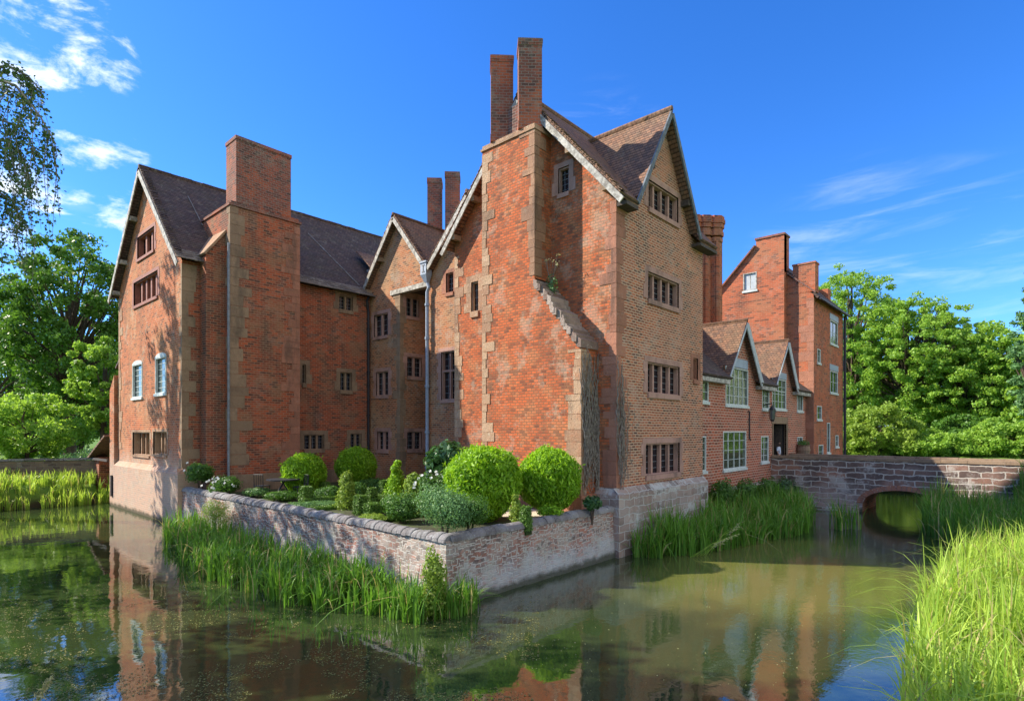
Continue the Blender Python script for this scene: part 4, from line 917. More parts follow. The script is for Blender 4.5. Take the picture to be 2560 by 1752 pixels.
# ------------------------------------------------------------------ bridge
def bridge():
    X0, X1 = 32.4, 35.4; t = thing('stone_bridge', 'low sandstone bridge with a single flat arch crossing the moat to the doorway', 'bridge', (X0, 5, 0))
    yl, yr = 6.1, 2.9; zt = 2.5
    def arch(y):
        if y >= yl or y <= yr: return -1
        q = (y-(yl+yr)/2)/((yl-yr)/2); return .42+.72*math.sqrt(max(0, 1-q*q))
    ys = sorted(set([EY-.02, -14.]+[yl, yr]+[yr+(yl-yr)*i/24 for i in range(25)]+[yl+(EY-.02-yl)*i/6 for i in range(7)]+[-14+(yr+14)*i/12 for i in range(13)]))
    for k, (xf, th) in enumerate(((X0, .38), (X1, .38))):
        m = MB()
        for a, b in zip(ys[:-1], ys[1:]):
            e = 1e-4; za, zb = arch(a+e), arch(b-e)
            for x in (xf, xf+th): m.add([(x, a, za), (x, b, zb), (x, b, zt), (x, a, zt)], [(0, 1, 2, 3) if x > xf else (3, 2, 1, 0)])
        m.add([(xf, -14, zt), (xf, EY-.02, zt), (xf+th, EY-.02, zt), (xf+th, -14, zt)], [(0, 1, 2, 3)])
        m.build('parapet', M['b_bridge'], t)
        c = MB(); y = EY-.05
        while y > -14:
            w = random.uniform(.7, 1.3); zj = random.uniform(-.012, .012); c.box(xf-.04, xf+th+.04, y-w+.012, y, zt+.003+zj, zt+.14+zj); y -= w
        c.build('coping', M['stone_dark'], t)
    m = MB()
    for a, b in zip(ys[:-1], ys[1:]):
        if a >= yr-1e-6 and b <= yl+1e-6: m.add([(X0+.01, a, arch(a+1e-4)), (X1+.3, a, arch(a+1e-4)), (X1+.3, b, arch(b-1e-4)), (X0+.01, b, arch(b-1e-4))], [(0, 1, 2, 3)])
    for y in (yl, yr): m.add([(X0+.01, y, -1), (X1+.3, y, -1), (X1+.3, y, .42), (X0+.01, y, .42)], [(0, 1, 2, 3)])
    m.build('arch_vault', M['b_hall'], t)
    m = MB(); n = 26
    for i in range(n):
        a0, a1 = math.pi*i/n+.01, math.pi*(i+1)/n-.01; cy = (yl+yr)/2; R = (yl-yr)/2
        p = [(cy+(R+q)*math.cos(a), .42+(.72+q)*math.sin(a)) for a, q in ((a0, 0), (a1, 0), (a1, .24), (a0, .24))]
        m.add([(X0-.03, y, z) for y, z in p]+[(X0+.05, y, z) for y, z in p], [(0, 1, 2, 3), (0, 4, 5, 1), (2, 6, 7, 3), (1, 5, 6, 2), (3, 7, 4, 0)])
    m.build('arch_ring', M['stone_pink'], t)
    m = MB(); m.box(X0-.55, X0+.02, yl+.15, EY-.02, -.5, .34, .03); m.build('footing', M['b_plinth'], t)
    m = MB(); m.box(X0+.38, X1, -14, EY, 1.45, 1.6); o = m.build('deck', M['path'], t)
bridge()
# ------------------------------------------------------------------ far-left wall and shelter
def far_left():
    t = thing('boundary_wall', 'long low grey-brown stone wall beyond the left reeds', 'wall', (5, 43, 1))
    a = (8.7, 40.6); b = (-8., 50.); L = math.dist(a, b); d = ((b[0]-a[0])/L, (b[1]-a[1])/L); n = (-d[1], d[0])
    q = lambda s, w, z: (a[0]+d[0]*s+n[0]*w, a[1]+d[1]*s+n[1]*w, z)
    m = MB(); m.add([q(0, 0, .8), q(L, 0, .8), q(L, 0, 2.25), q(0, 0, 2.25), q(0, .4, .8), q(L, .4, .8), q(L, .4, 2.25), q(0, .4, 2.25)], [(0, 1, 2, 3), (7, 6, 5, 4), (3, 2, 6, 7), (0, 3, 7, 4)])
    m.build('wall_face', M['b_farwall'], t)
    c = MB(); s = 0
    while s < L:
        w = random.uniform(.5, 1.1); e = random.uniform(-.02, .02)
        c.slab([q(s, -.05, 2.38+e), q(s+w-.02, -.05, 2.38+e), q(s+w-.02, .45, 2.40+e), q(s, .45, 2.40+e)], .12); s += w
    c.build('coping', M['coping'], t)
    t = thing('garden_shelter', 'little open brick shelter with tiled lean-to roof left of the gable', 'shelter', (9, 39, 0))
    m = MB(); m.box(8.5, 9.1, 39.3, 40.3, .5, 2.45); m.build('pillar', M['b_right'], t)
    m = MB(); m.box(10.6, 10.8, 36.8, 40.3, .5, 2.8); m.build('wall_face', M['b_hall'], t)
    m = MB(); m.slab([(8.2, 36.9, 3.75), (8.2, 40.7, 2.4), (11, 40.7, 2.4), (11, 36.9, 3.75)], .1); m.build('roof', M['tile_warm'], t)
    m = MB(); m.box(8.32, 8.42, 36.9, 40.6, 2.3, 2.42); m.build('beam', M['darkwood'], t)
far_left()

# ================================================================== FOLIAGE
def rot_leaves(C, Nrm, size, aspect=.45, droop=0.):
    """rhombic leaves: centres C (n,3), normals Nrm, sizes (n)"""
    n = len(C)
    r = RNG.normal(size=(n, 3)); r[:, 2] -= droop
    t = r-(np.sum(r*Nrm, 1)/np.maximum(np.sum(Nrm*Nrm, 1), 1e-9))[:, None]*Nrm; t /= np.linalg.norm(t, axis=1)[:, None]+1e-9
    b = np.cross(Nrm, t); b /= np.linalg.norm(b, axis=1)[:, None]+1e-9
    s = size[:, None]
    nn = Nrm/(np.linalg.norm(Nrm, axis=1)[:, None]+1e-9)
    V = np.stack([C-t*s*.5, C+b*s*aspect*.5+nn*s*.08, C+t*s*.5, C-b*s*aspect*.5+nn*s*.08], 1).reshape(-1, 3)
    Q = np.arange(4*n).reshape(n, 4); return V, Q
def unit(n):
    d = RNG.normal(size=(n, 3)); return d/np.linalg.norm(d, axis=1)[:, None]
def blob_leaves(c, r, n, size, aspect=.45, shell=.55, rand=.6, droop=0., lump=.12):
    d = unit(n); rad = (shell+(1-shell)*RNG.random(n)**.6)
    lum = np.array([1+lump*mnoise.noise(Vector((float(a*2.3), float(b*2.3), float(c_*2.3)+c[0]))) for a, b, c_ in d])
    C = np.array(c)+d*(rad*lum)[:, None]*np.array(r)
    N = d/np.array(r)+unit(n)*rand*.8/np.mean(r)
    return rot_leaves(C, N, size*(.7+.6*RNG.random(n)), aspect, droop)
def join(parts):
    Vs, Qs = [], []; b = 0
    for V, Q in parts: Vs.append(V); Qs.append(Q+b); b += len(V)
    return np.concatenate(Vs), np.concatenate(Qs)
def leafobj(name, V, Q, mat, parent=None, label=None):
    if parent: V = V-np.array(ORG[parent.name])
    return link(name, npmesh(name, V, Q), M[mat], parent, label)
def gpos(px, depth):
    u = (px-CX)/F; return (depth*(FX+RX*u), depth*(FY+RY*u))
def zat(py, depth): return H+(HY-py)/F*depth

def balltree(px, depth, py, rpx, label, mat, n, size, trunkr=.05, squash=.95, low=0):
    x, y = gpos(px, depth); z = zat(py, depth); r = rpx/F*depth
    t = thing('ball_tree', label, 'shrub', (x, y, 1.37), 'round clipped shrubs of the corner garden')
    V, Q = join([blob_leaves((x, y, z), (r*1.02, r*1.02, r*squash*1.02), int(n*.8), size*(1.35 if low else 1.1), .33, .80, 2.2, 1.6, .12), blob_leaves((x, y, z), (r*.82, r*.82, r*.8), n//3, size*1.4, .45, .5, 1.5, .5), blob_leaves((x, y, z+r*.06), (r*1.07, r*1.07, r*squash*1.06), int(n*.02), size*1.3, .3, .93, 3., 0., .2)])
    if low: 
        V2, Q2 = blob_leaves((x, y, z-r*.55), (r*.72, r*.72, r*.5), n//4, size, .42, .6, .6, 1.2); V, Q = join([(V, Q), (V2, Q2)])
    leafobj('crown', V, Q, mat, t)
    m = MB(); m.tube([(x, y, 1.2), (x+.03, y, z-r*.4)], [trunkr*1.2, trunkr], 8)
    for i in range(5):
        a = i*1.3; m.tube([(x+.03, y, z-r*.5), (x+math.cos(a)*r*.6, y+math.sin(a)*r*.6, z+r*.3)], [trunkr*.6, trunkr*.25], 5)
    m.build('trunk', M['bark'], t)
balltree(760, 23.3, 1184, 54, 'round shrub clipped as a ball, leftmost, above the garden table', 'leaf_ball', 7000, .12)
balltree(890, 25.8, 1165, 50, 'round ball shrub on a thin stem in front of the hall windows', 'leaf_ball', 7000, .12)
balltree(1207, 16.6, 1205, 94, 'largest bright ball shrub, nearest the wall corner', 'leaf_ball', 11000, .12, .07, .95, 1)
balltree(1374, 17.4, 1197, 77, 'bright ball shrub at the foot of the chimney breast', 'leaf_ball', 9000, .11, .06, 1.0, 1)
def shrub(px, depth, py0, py1, wpx, label, mat, n, size, name='shrub', blobs=5, aspect=.5, conic=False, flowers=0, droop=0., group=None):
    x, y = gpos(px, depth); z1 = zat(py0, depth); z0 = max(1.37, zat(py1, depth)); w = wpx/F*depth/2; h = z1-z0
    t = thing(name, label, 'shrub', (x, y, 1.37), group); parts = []
    for i in range(blobs):
        q = (i+.5)/blobs
        if conic: c = (x+random.uniform(-.15, .15)*w, y+random.uniform(-.15, .15)*w, z0+h*q); r = w*(1.15-q*.85)*random.uniform(.8, 1.1)
        else: a = i*2.4; c = (x+math.cos(a)*w*.45*random.random()**.3, y+math.sin(a)*w*.45, z0+h*random.uniform(.35, .62)); r = w*random.uniform(.5, .7)
        parts.append(blob_leaves(c, (r, r, h*.30 if conic and blobs < 4 else min(h*.42, r*1.0)), n//blobs, size, aspect, .35, .9, droop, .35))
    V, Q = join(parts); leafobj('foliage', V, Q, mat, t)
    m = MB()
    for i in range(4):
        a = i*1.7; m.tube([(x, y, 1.2), (x+math.cos(a)*w*.3, y+math.sin(a)*w*.3, z0+h*.6)], [.03, .01], 5)
    m.build('stem', M['bark'], t)
    if flowers:
        ds = unit(flowers); ds[:, 2] = abs(ds[:, 2])*.8; ds[:, 0] -= .3
        C = np.array([x, y, z0+h*.45])+ds*np.array([w, w, h*.55])
        for c_ in C:
            V, Q = rot_leaves(np.repeat(c_[None], 5, 0), unit(5)*.5+np.array([-.6, -.4, .5]), np.full(5, .11), .8); leafobj('flower', V, Q, 'petal', t)
shrub(1112, 19.5, 1080, 1200, 105, 'dark broad-leaved shrub in the corner behind the ball shrubs', 'leaf_dark', 3200, .24, blobs=9, aspect=.45, droop=.5)
shrub(1090, 17.5, 1165, 1270, 90, 'dark shrub with a few white flowers beside the largest ball shrub', 'leaf_shade', 3500, .09, flowers=16, blobs=6)
shrub(1112, 13.9, 1200, 1330, 160, 'loose blue-green shrub right behind the wall corner', 'leaf_blue', 9000, .06, blobs=9)
shrub(1175, 14.3, 1235, 1325, 110, 'loose dark shrub leaning on the short garden wall', 'leaf_shade', 5000, .06, blobs=6)
shrub(500, 23.6, 1140, 1220, 68, 'dark rose bush climbing the left wing corner', 'leaf_shade', 3500, .10, blobs=7, flowers=3)
shrub(562, 22.6, 1186, 1240, 84, 'white flowering rose bush behind the long garden wall', 'leaf_shade', 3000, .09, blobs=6, flowers=26)
shrub(868, 19.2, 1184, 1310, 66, 'upright yellow-green shrub in the middle of the knot garden', 'leaf_yel', 4200, .085, conic=True, blobs=7)
shrub(990, 22.3, 1152, 1270, 56, 'slender upright shrub in front of the turret', 'leaf_ball', 3500, .10, conic=True, blobs=7)
shrub(1040, 17.8, 1188, 1310, 92, 'bushy upright shrub left of the largest ball shrub', 'leaf_yel', 6000, .09, conic=True, blobs=6)
shrub(820, 21.5, 1212, 1290, 70, 'low green shrub between the topiary posts', 'leaf_shade', 3000, .08, blobs=6)
shrub(640, 22.5, 1218, 1245, 70, 'grey-green low plants along the long wall', 'leaf_blue', 2200, .07, blobs=6)
shrub(930, 23.5, 1195, 1260, 90, 'dark low shrub at the back of the knot garden', 'leaf_shade', 3500, .10, blobs=7)
shrub(1290, 15.3, 1235, 1300, 40, 'small yellow-green plant between the two bright ball shrubs', 'leaf_yel', 1600, .07, conic=True, blobs=4)
shrub(1375, 16.3, 1262, 1292, 70, 'low bright plants under the right ball shrub', 'leaf_ball', 1500, .08, blobs=4)
shrub(1005, 16.4, 1225, 1320, 90, 'dense dark green low shrub left of the blue-green one', 'leaf_shade', 5000, .075, blobs=8)
shrub(1065, 18.6, 1205, 1300, 70, 'mid green shrub behind the blue-green one', 'leaf_shade', 4000, .085, blobs=7)
shrub(925, 16.2, 1285, 1318, 90, 'low yellow-green plants just behind the long wall', 'leaf_yel', 2600, .06, blobs=6)
shrub(885, 21.0, 1200, 1290, 60, 'broad mid green shrub behind the upright yellow one', 'leaf_shade', 3200, .09, blobs=7)
shrub(705, 21.4, 1226, 1262, 90, 'loose green plants behind the long wall below the iron table', 'leaf_shade', 3200, .07, blobs=8)
shrub(755, 19.2, 1252, 1290, 80, 'grey-green herbs beside the nearest topiary post', 'leaf_blue', 2600, .06, blobs=7)
shrub(975, 17.6, 1238, 1305, 60, 'mid green plant between the topiary and the bushy shrub', 'leaf_shade', 3000, .075, blobs=6)
shrub(800, 20.0, 1252, 1290, 110, 'low silvery plants along the inside of the long wall', 'leaf_blue', 3000, .06, blobs=8)
shrub(1480, 17.0, 1235, 1275, 50, 'dark leafy climber on the wall end beside the tower', 'leaf_dark', 1200, .10, blobs=5)
def boxy(name, px, depth, py, wpx, label, taper=.75, long_=None, ang=0, group='clipped topiary of the knot garden'):
    x, y = gpos(px, depth); z1 = zat(py, depth); w = wpx/F*depth/2; z0 = 1.38
    t = thing(name, label, 'topiary' if not long_ else 'hedge', (x, y, 1.37), group)
    lx = long_ or w; ly = w if not long_ else .18
    n = 2600 if not long_ else 4200; P_ = RNG.random((n, 3)); face = RNG.integers(0, 5, n); C = np.zeros((n, 3)); N = np.zeros((n, 3))
    u = P_[:, 0]*2-1; v = P_[:, 1]
    for k in range(n):
        f = face[k]
        if f == 4: C[k] = (u[k], P_[k, 2]*2-1, 1); N[k] = (0, 0, 1)
        else: a = [(1, u[k]), (-1, u[k]), (u[k], 1), (u[k], -1)][f]; C[k] = (a[0], a[1], v[k]); N[k] = [(1, 0, 0), (-1, 0, 0), (0, 1, 0), (0, -1, 0)][f]
    tp = 1-(1-taper)*C[:, 2]; X = C[:, 0]*lx*(tp if not long_ else 1); Y = C[:, 1]*ly*(tp if not long_ else 1); Z = C[:, 2]*(z1-z0)
    ca, sa = math.cos(ang), math.sin(ang)
    W_ = np.stack([x+X*ca-Y*sa, y+X*sa+Y*ca, z0+Z], 1)+RNG.normal(size=(n, 3))*.018
    V, Q = rot_leaves(W_, N+unit(n)*.8, np.full(n, .055), .6); leafobj('clipped_leaves', V, Q, 'box', t)
    m = MB(); cs = []
    for zz, tq in ((z0-.1, 1), (z1-.03, taper if not long_ else 1)):
        for a, b in ((-1, -1), (1, -1), (1, 1), (-1, 1)): X_, Y_ = a*lx*.95*tq, b*ly*.95*tq; cs.append((x+X_*ca-Y_*sa, y+X_*sa+Y_*ca, zz))
    m.add(cs, [(3, 2, 1, 0), (4, 5, 6, 7), (0, 1, 5, 4), (1, 2, 6, 5), (2, 3, 7, 6), (3, 0, 4, 7)]); m.build('inner_growth', M['box_core'], t)
boxy('topiary', 765, 20.6, 1217, 27, 'clipped box post nearest the iron table', .8)
boxy('topiary', 811, 23.2, 1206, 22, 'clipped box post just right of the leftmost ball shrub', .85)
boxy('topiary', 930, 19.6, 1221, 27, 'tapered box post in the middle of the knot garden', .55)
boxy('topiary', 901, 17.9, 1240, 26, 'clipped box post nearest the long wall', .85)
boxy('topiary', 960, 22.6, 1202, 20, 'clipped box post furthest back before the hall wall', .8)
boxy('topiary', 930, 17.2, 1259, 30, 'low squat box block beside the post nearest the wall', .9)
boxy('topiary', 1314, 15.0, 1268, 24, 'small dark clipped box between the bright ball shrubs', .7)
for k, (px, dp, py, ln, an, lb) in enumerate([(820, 21.0, 1241, 1.0, 0, 'low box hedge right of the first topiary post'), (830, 19.2, 1264, 1.1, 0, 'low box hedge in front of the upright yellow shrub'), (985, 18.8, 1262, 1.1, 0, 'low box hedge left of the bushy upright shrub'), (960, 16.6, 1294, 1.2, 0, 'low box hedge nearest the long wall'), (960, 21.3, 1238, 1.2, 1.57, 'low box hedge running back towards the turret')]):
    boxy('box_hedge', px, dp, py, 30, lb, 1, ln, an, 'low box hedges of the knot garden')
# table with chairs
def table():
    x, y = gpos(708, 22.3); t = thing('garden_table', 'dark round iron table in front of the big left chimney', 'table', (x, y, 1.37))
    m = MB(); m.tube([(x, y, 2.07), (x, y, 2.11)], .62, 20); m.build('table_top', M['iron'], t)
    for i in range(4):
        a = i*math.pi/2+.4; m = MB(); m.tube([(x+.45*math.cos(a), y+.45*math.sin(a), 1.37), (x-.1*math.cos(a), y-.1*math.sin(a), 2.07)], .025, 6); m.build('leg', M['iron'], t)
    for px, dp, an, lb in ((655, 22.6, .5, 'dark iron garden chair left of the round table'), (752, 22.2, 3.0, 'dark iron garden chair right of the round table')):
        x, y = gpos(px, dp); t = thing('garden_chair', lb, 'chair', (x, y, 1.37), 'iron chairs at the garden table')
        t.rotation_euler = (0, 0, an); ORG[t.name] = (0, 0, 0)
        m = MB(); m.box(-.22, .22, -.22, .22, .43, .46); m.build('seat', M['iron'], t)
        m = MB(); m.tube([(-.2, -.2, .45), (-.22, -.2, .9), (-.22, .2, .9), (-.2, .2, .45)], .018, 6)
        for q in (-.1, 0, .1): m.tube([(-.2, q, .45), (-.22, q, .9)], .01, 5)
        m.build('backrest', M['iron'], t)
        for a, b in ((-.2, -.2), (.2, -.2), (.2, .2), (-.2, .2)): m = MB(); m.tube([(a, b, 0), (a, b, .44)], .016, 6); m.build('leg', M['iron'], t)
table()
# ------------------------------------------------------------------ reeds
def blades(poly, n, h, width, lean=.35, seed=0, droop=.25, z0=-.05, clump=.6, tuft=None):
    poly = np.array(poly); mn, mx = poly.min(0), poly.max(0); pts = []
    def inside(p):
        c = False; k = len(poly)
        for i in range(k):
            a, b = poly[i], poly[(i+1) % k]
            if (a[1] > p[1]) != (b[1] > p[1]) and p[0] < (b[0]-a[0])*(p[1]-a[1])/(b[1]-a[1])+a[0]: c = not c
        return c
    nc = max(3, n//9)
    cs = []
    while len(cs) < nc:
        p = mn+(mx-mn)*RNG.random(2)
        if inside(p): cs.append(p)
    cs = np.array(cs)
    P_ = cs[RNG.integers(0, nc, n)]+RNG.normal(size=(n, 2))*.07
    K = 7; t = np.linspace(0, 1, K)[None, :]
    hh = h*(.55+.6*RNG.random(n))*(1+.25*np.sin(P_[:, 0]*1.7+seed)*np.cos(P_[:, 1]*2.1)); hh = hh[:, None]
    a = RNG.random(n)*2*np.pi; le = (lean*RNG.random(n)**1.5+.04)[:, None]
    big = RNG.random(n) < .12; le[big] *= 2.2
    dx, dy = np.cos(a)[:, None], np.sin(a)[:, None]
    off = hh*le*(t**2.2)*1.3
    X = P_[:, :1]+dx*off; Y = P_[:, 1:]+dy*off; Z = z0+hh*(t-(droop*le/lean)*t**4*.9)
    wd = width*(.7+.6*RNG.random(n))[:, None]*np.minimum(1, (1-t)*2.2+.04)*np.minimum(1, .6+t*2)
    b = a+np.pi/2+RNG.normal(size=n)*.5; wx, wy = np.cos(b)[:, None]*wd/2, np.sin(b)[:, None]*wd/2
    V = np.stack([np.stack([X-wx, Y-wy, Z], 2), np.stack([X+wx, Y+wy, Z], 2)], 2).reshape(-1, 3)   # n*K*2
    gz = np.array([max(0., ground_z(float(a), float(b))-z0-.05) for a, b in P_]); Z = Z+gz[:, None]*(np.array([b < 8.6 or a < 8.5 or b > 37 for a, b in P_]))[:, None]
    V = np.stack([np.stack([X-wx, Y-wy, Z], 2), np.stack([X+wx, Y+wy, Z], 2)], 2).reshape(-1, 3)
    base = (np.arange(n)*K*2)[:, None]; k = (np.arange(K-1)*2)[None, :]
    q0 = base+k; Q = np.stack([q0, q0+1, q0+3, q0+2], 2).reshape(-1, 4)
    return V, Q
def reeds(name, label, poly, n, h, w, mat, **kw):
    V, Q = blades(poly, n, h, w, **kw); me = npmesh(name, V, Q); o = link(name, me, M[mat]); me.materials.append(M['reed_straw'])
    k = 6; idx = np.repeat((RNG.random(len(Q)//k) < .10).astype(np.int32), k); me.polygons.foreach_set('material_index', idx)
    tag(o, label, 'reeds', None, 'stuff'); return o
reeds('reed_bed', 'green reeds along the foot of the long garden wall', [(7.3, 24.5), (6.1, 19), (5.9, 15), (6.1, 12.5), (7.3, 10.2), (8.45, 9.9), (8.5, 24.5)], 4300, 1.0, .036, 'reed', seed=1, lean=.55, droop=.5)
reeds('reed_bed', 'small tuft of reeds in front of the wall corner', [(7.3, 10.2), (7.4, 9.4), (8.9, 9.0), (9.2, 9.5), (8.4, 9.8)], 520, 1.0, .03, 'reed', seed=2, lean=.5, droop=.4)
reeds('reed_bed', 'tall reeds between the tower plinth and the bridge', [(16.0, 9.4), (16.3, 8.3), (19.6, 7.3), (24.1, 6.4), (27, 6.9), (31.5, 8.6), (32.2, 10.2), (22.6, 10.2), (22.0, 9.5)], 6500, 1.45, .038, 'reed', seed=3, lean=.5, droop=.45, z0=-.1)
reeds('reed_bed', 'shaded reeds in front of the bridge at the right edge', [(22, .6), (27, 3.0), (32.2, 3.6), (32.2, -2), (22, -2)], 7500, 1.6, .032, 'reed', seed=4)
reeds('reed_bed', 'bright sunlit reeds filling the near right corner', [(6.3, -.2), (7.2, .9), (9.8, 1.35), (13, 1.5), (17, 1.5), (22, 1.2), (22, -4), (8, -4)], 15000, 1.5, .028, 'reed_b', seed=5, lean=.5, droop=.4, z0=-.1)
reeds('reed_bed', 'sunlit pale green reeds below the far left boundary wall', [(9.0, 38.3), (8.2, 37.3), (-4, 38.2), (-8, 46), (4, 44), (8.5, 40.5)], 8000, .85, .045, 'reed_b', seed=6, z0=.0)
reeds('reed_bed', 'small tuft of reeds standing alone in the water before the bridge', [(25.6, 5.4), (26.6, 5.1), (26.9, 5.8), (25.9, 6.0)], 90, 1.2, .035, 'reed', seed=8, lean=.5)
def plumes():
    # pale leaning seed heads
    t = thing('reed_heads', 'pale leaning reed seed heads at the edge of the shaded reeds by the tower', 'reeds', (17.3, 8.0, 0))
    m = MB(); hd = []
    for i in range(7):
        x, y = 17.2+i*.12, 7.95-i*.05; dx = .75+.25*random.random(); tip = (x+dx*RX*1.2, y+dx*RY*1.2, .45+.1*i*random.uniform(.6, 1.2))
        m.tube([(x, y, 0), ((x+tip[0])/2, (y+tip[1])/2, tip[2]*.7), tip], [.008, .006, .003], 4)
        for k in range(18):
            s = .65+.35*k/18; hd.append((x+(tip[0]-x)*s, y+(tip[1]-y)*s, tip[2]*(s**.8)))
    m.build('stalk', M['reed_b'], t); C = np.array(hd)+RNG.normal(size=(len(hd), 3))*.015; V, Q = rot_leaves(C, unit(len(C)), np.full(len(C), .07), .4); leafobj('seed_head', V, Q, 'reed_dry', t)
    x, y = gpos(40, 7.6); t = thing('grass_plume', 'single pale feathery grass plume in the bottom left corner', 'grass', (x, y, 0))
    a = Vector((*gpos(60, 7.6), .1)); b = Vector((*gpos(128, 7.4), zat(1692, 7.4)))
    m = MB(); m.tube([a, b], [.012, .004], 5); m.build('stalk', M['reed_b'], t)
    C = np.array([a+(b-a)*(.1+.9*k/160) for k in range(160)])+RNG.normal(size=(160, 3))*np.linspace(.05, .012, 160)[:, None]; V, Q = rot_leaves(C, unit(160), np.full(160, .09), .2); leafobj('seed_head', V, Q, 'reed_dry', t)
plumes()
def corner_bush():
    x, y = gpos(1085, 12.3); t = thing('waterside_shrub', 'leafy shrub growing out of the water at the wall corner', 'shrub', (x, y, 0))
    V, Q = join([blob_leaves((x+.0, y+.0, .95), (.28, .28, .42), 800, .075, .7, .3, .9), blob_leaves((x+.05, y, .35), (.33, .3, .45), 900, .075, .7, .3, .9), blob_leaves((x-.1, y, 1.3), (.13, .13, .3), 200, .05, .7, .3, .9)])
    leafobj('foliage', V, Q, 'leaf_yel', t); m = MB(); m.tube([(x, y, -.2), (x-.05, y, 1.2)], [.03, .01], 5); m.build('stem', M['bark'], t)
    x, y = 8.1, uz('X', 8.1, 540, 0)[0]; t = thing('waterside_shrub', 'feathery light green plant against the long garden wall', 'shrub', (x, y, 0))
    V, Q = blob_leaves((x, y, 1.05), (.35, 1.0, .5), 3000, .07, .3, .2, .9); leafobj('foliage', V, Q, 'leaf_yel', t); m = MB(); m.tube([(x, y, -.2), (x, y, 1.)], [.02, .01], 5); m.build('stem', M['bark'], t)
    for i, (xx, yy, zz, r, mt, lb) in enumerate([(24.4, 9.8, 1.5, .75, 'leaf_shade', 'leafy weeds below the big entrance window'), (26.6, 9.6, 1.4, .9, 'leaf_shade', 'leafy weeds below the narrow entrance window'), (31.2, 9.3, 1.2, 1.1, 'leaf_dark', 'dark nettles where the bridge meets the house'), (29.0, 9.5, 1.3, .9, 'leaf_shade', 'weeds between the reeds and the entrance front')]):
        t = thing('weed_clump', lb, 'plant', (xx, yy, 1)); V, Q = blob_leaves((xx, yy, zz-.3), (r, .5, .7), 1800, .13, .5, .3, .9, lump=.4); leafobj('foliage', V, Q, mt, t); m = MB(); m.tube([(xx, yy, .4), (xx, yy, zz)], [.02, .01], 5); m.build('stem', M['bark'], t)
corner_bush()
reeds('reed_bed', 'sunlit reeds on the far bank seen through the bridge arch', [(44.3, -6), (46.5, -6), (46.5, 9), (44.3, 9)], 2600, 1.3, .06, 'reed_b', seed=11, z0=.3)
def weeds_on_water():
    def scatter(n, x0, x1, d0, d1, thr, smin, smax, mat, label, keep=None):
        px = x0+(x1-x0)*RNG.random(n); dp = d0+(d1-d0)*RNG.random(n)**1.5
        C = np.array([[*gpos(a, b), .006] for a, b in zip(px, dp)])
        nv = np.array([mnoise.noise(Vector((float(c[0])*.8, float(c[1])*.8, 4)))+.6*mnoise.noise(Vector((float(c[0])*2.9, float(c[1])*2.9, 9))) for c in C]); C = C[nv > thr]
        if keep: C = C[[keep(c) for c in C]]
        sz = smin+(smax-smin)*RNG.random(len(C))**3; V, Q = rot_leaves(C, np.tile([0., 0., 1.], (len(C), 1))+RNG.normal(size=(len(C), 3))*.04, sz, .5); V[:, 2] = np.maximum(V[:, 2], .003)
        o = link('floating_debris', npmesh('floating_debris', V, Q), M[mat]); tag(o, label, 'debris', None, 'stuff')
    lf = lambda c: c[0] < 8.2 or c[1] < 9.0
    scatter(34000, -60, 1350, 8.2, 15.5, .04, .012, .06, 'weed', 'olive pondweed rafts floating on the near dark water', lf)
    scatter(4200, -60, 1500, 8.2, 15.5, .0, .006, .03, 'reed_dry', 'pale specks and leaves floating on the near dark water', lf)
    scatter(420, 1300, 2220, 9, 18, -1, .008, .04, 'reed_dry', 'scattered pale leaves floating on the brown sunlit water', lambda c: 1.8 < c[1] < 7.0)
weeds_on_water()
def dead_ivy():
    m = MB()
    for i in range(170):
        onside = random.random() < .62
        if onside: x = random.uniform(SX+.02, TX); y = SYL-.03; zt_ = random.uniform(3.5, 6.8)
        else: x = TX+abs(random.gauss(0, .35)); y = TY-.03; zt_ = random.uniform(3.0, 6.6)-(x-TX)*1.5
        z = random.uniform(1.9, 4.2); p = []; 
        while z < zt_: p.append((x, y-random.uniform(0, .1), z)); z += .18; x += random.gauss(0, .035)
        if len(p) > 2: m.tube(p, random.uniform(.006, .016), 4)
    m.tube([(TX-.05, SYL-.08, 1.4), (TX-.02, SYL-.1, 3), (TX-.08, SYL-.08, 5)], [.05, .035, .02], 6)
    o = m.build('dead_ivy', M['ivy_dead']); tag(o, 'tangle of dead grey ivy stems hanging beside the chimney breast', 'climber')
    t = thing('wall_plant', 'grey-green plant with pale seed heads growing on the chimney slope', 'plant', (15.3, 12.1, 8.6))
    V, Q = blob_leaves((15.25, 11.95, 8.85), (.16, .25, .45), 260, .09, .4, .2, .9); leafobj('foliage', V, Q, 'leaf_blue', t)
    s = MB(); hd = []
    for i in range(7):
        a = random.uniform(-.35, .35); h_ = random.uniform(.5, 1.0); s.tube([(15.25, 12.0, 8.9), (15.2, 12.0+a*.6, 8.9+h_*.6), (15.2, 12.0+a, 8.9+h_)], .007, 4); hd.append((15.2, 12.0+a, 8.9+h_))
    s.build('stalk', M['ivy_dead'], t); C = np.repeat(np.array(hd), 8, 0)+RNG.normal(size=(56, 3))*.03; V, Q = rot_leaves(C, unit(56), np.full(56, .05), .8); leafobj('seed_head', V, Q, 'reed_dry', t)
dead_ivy()
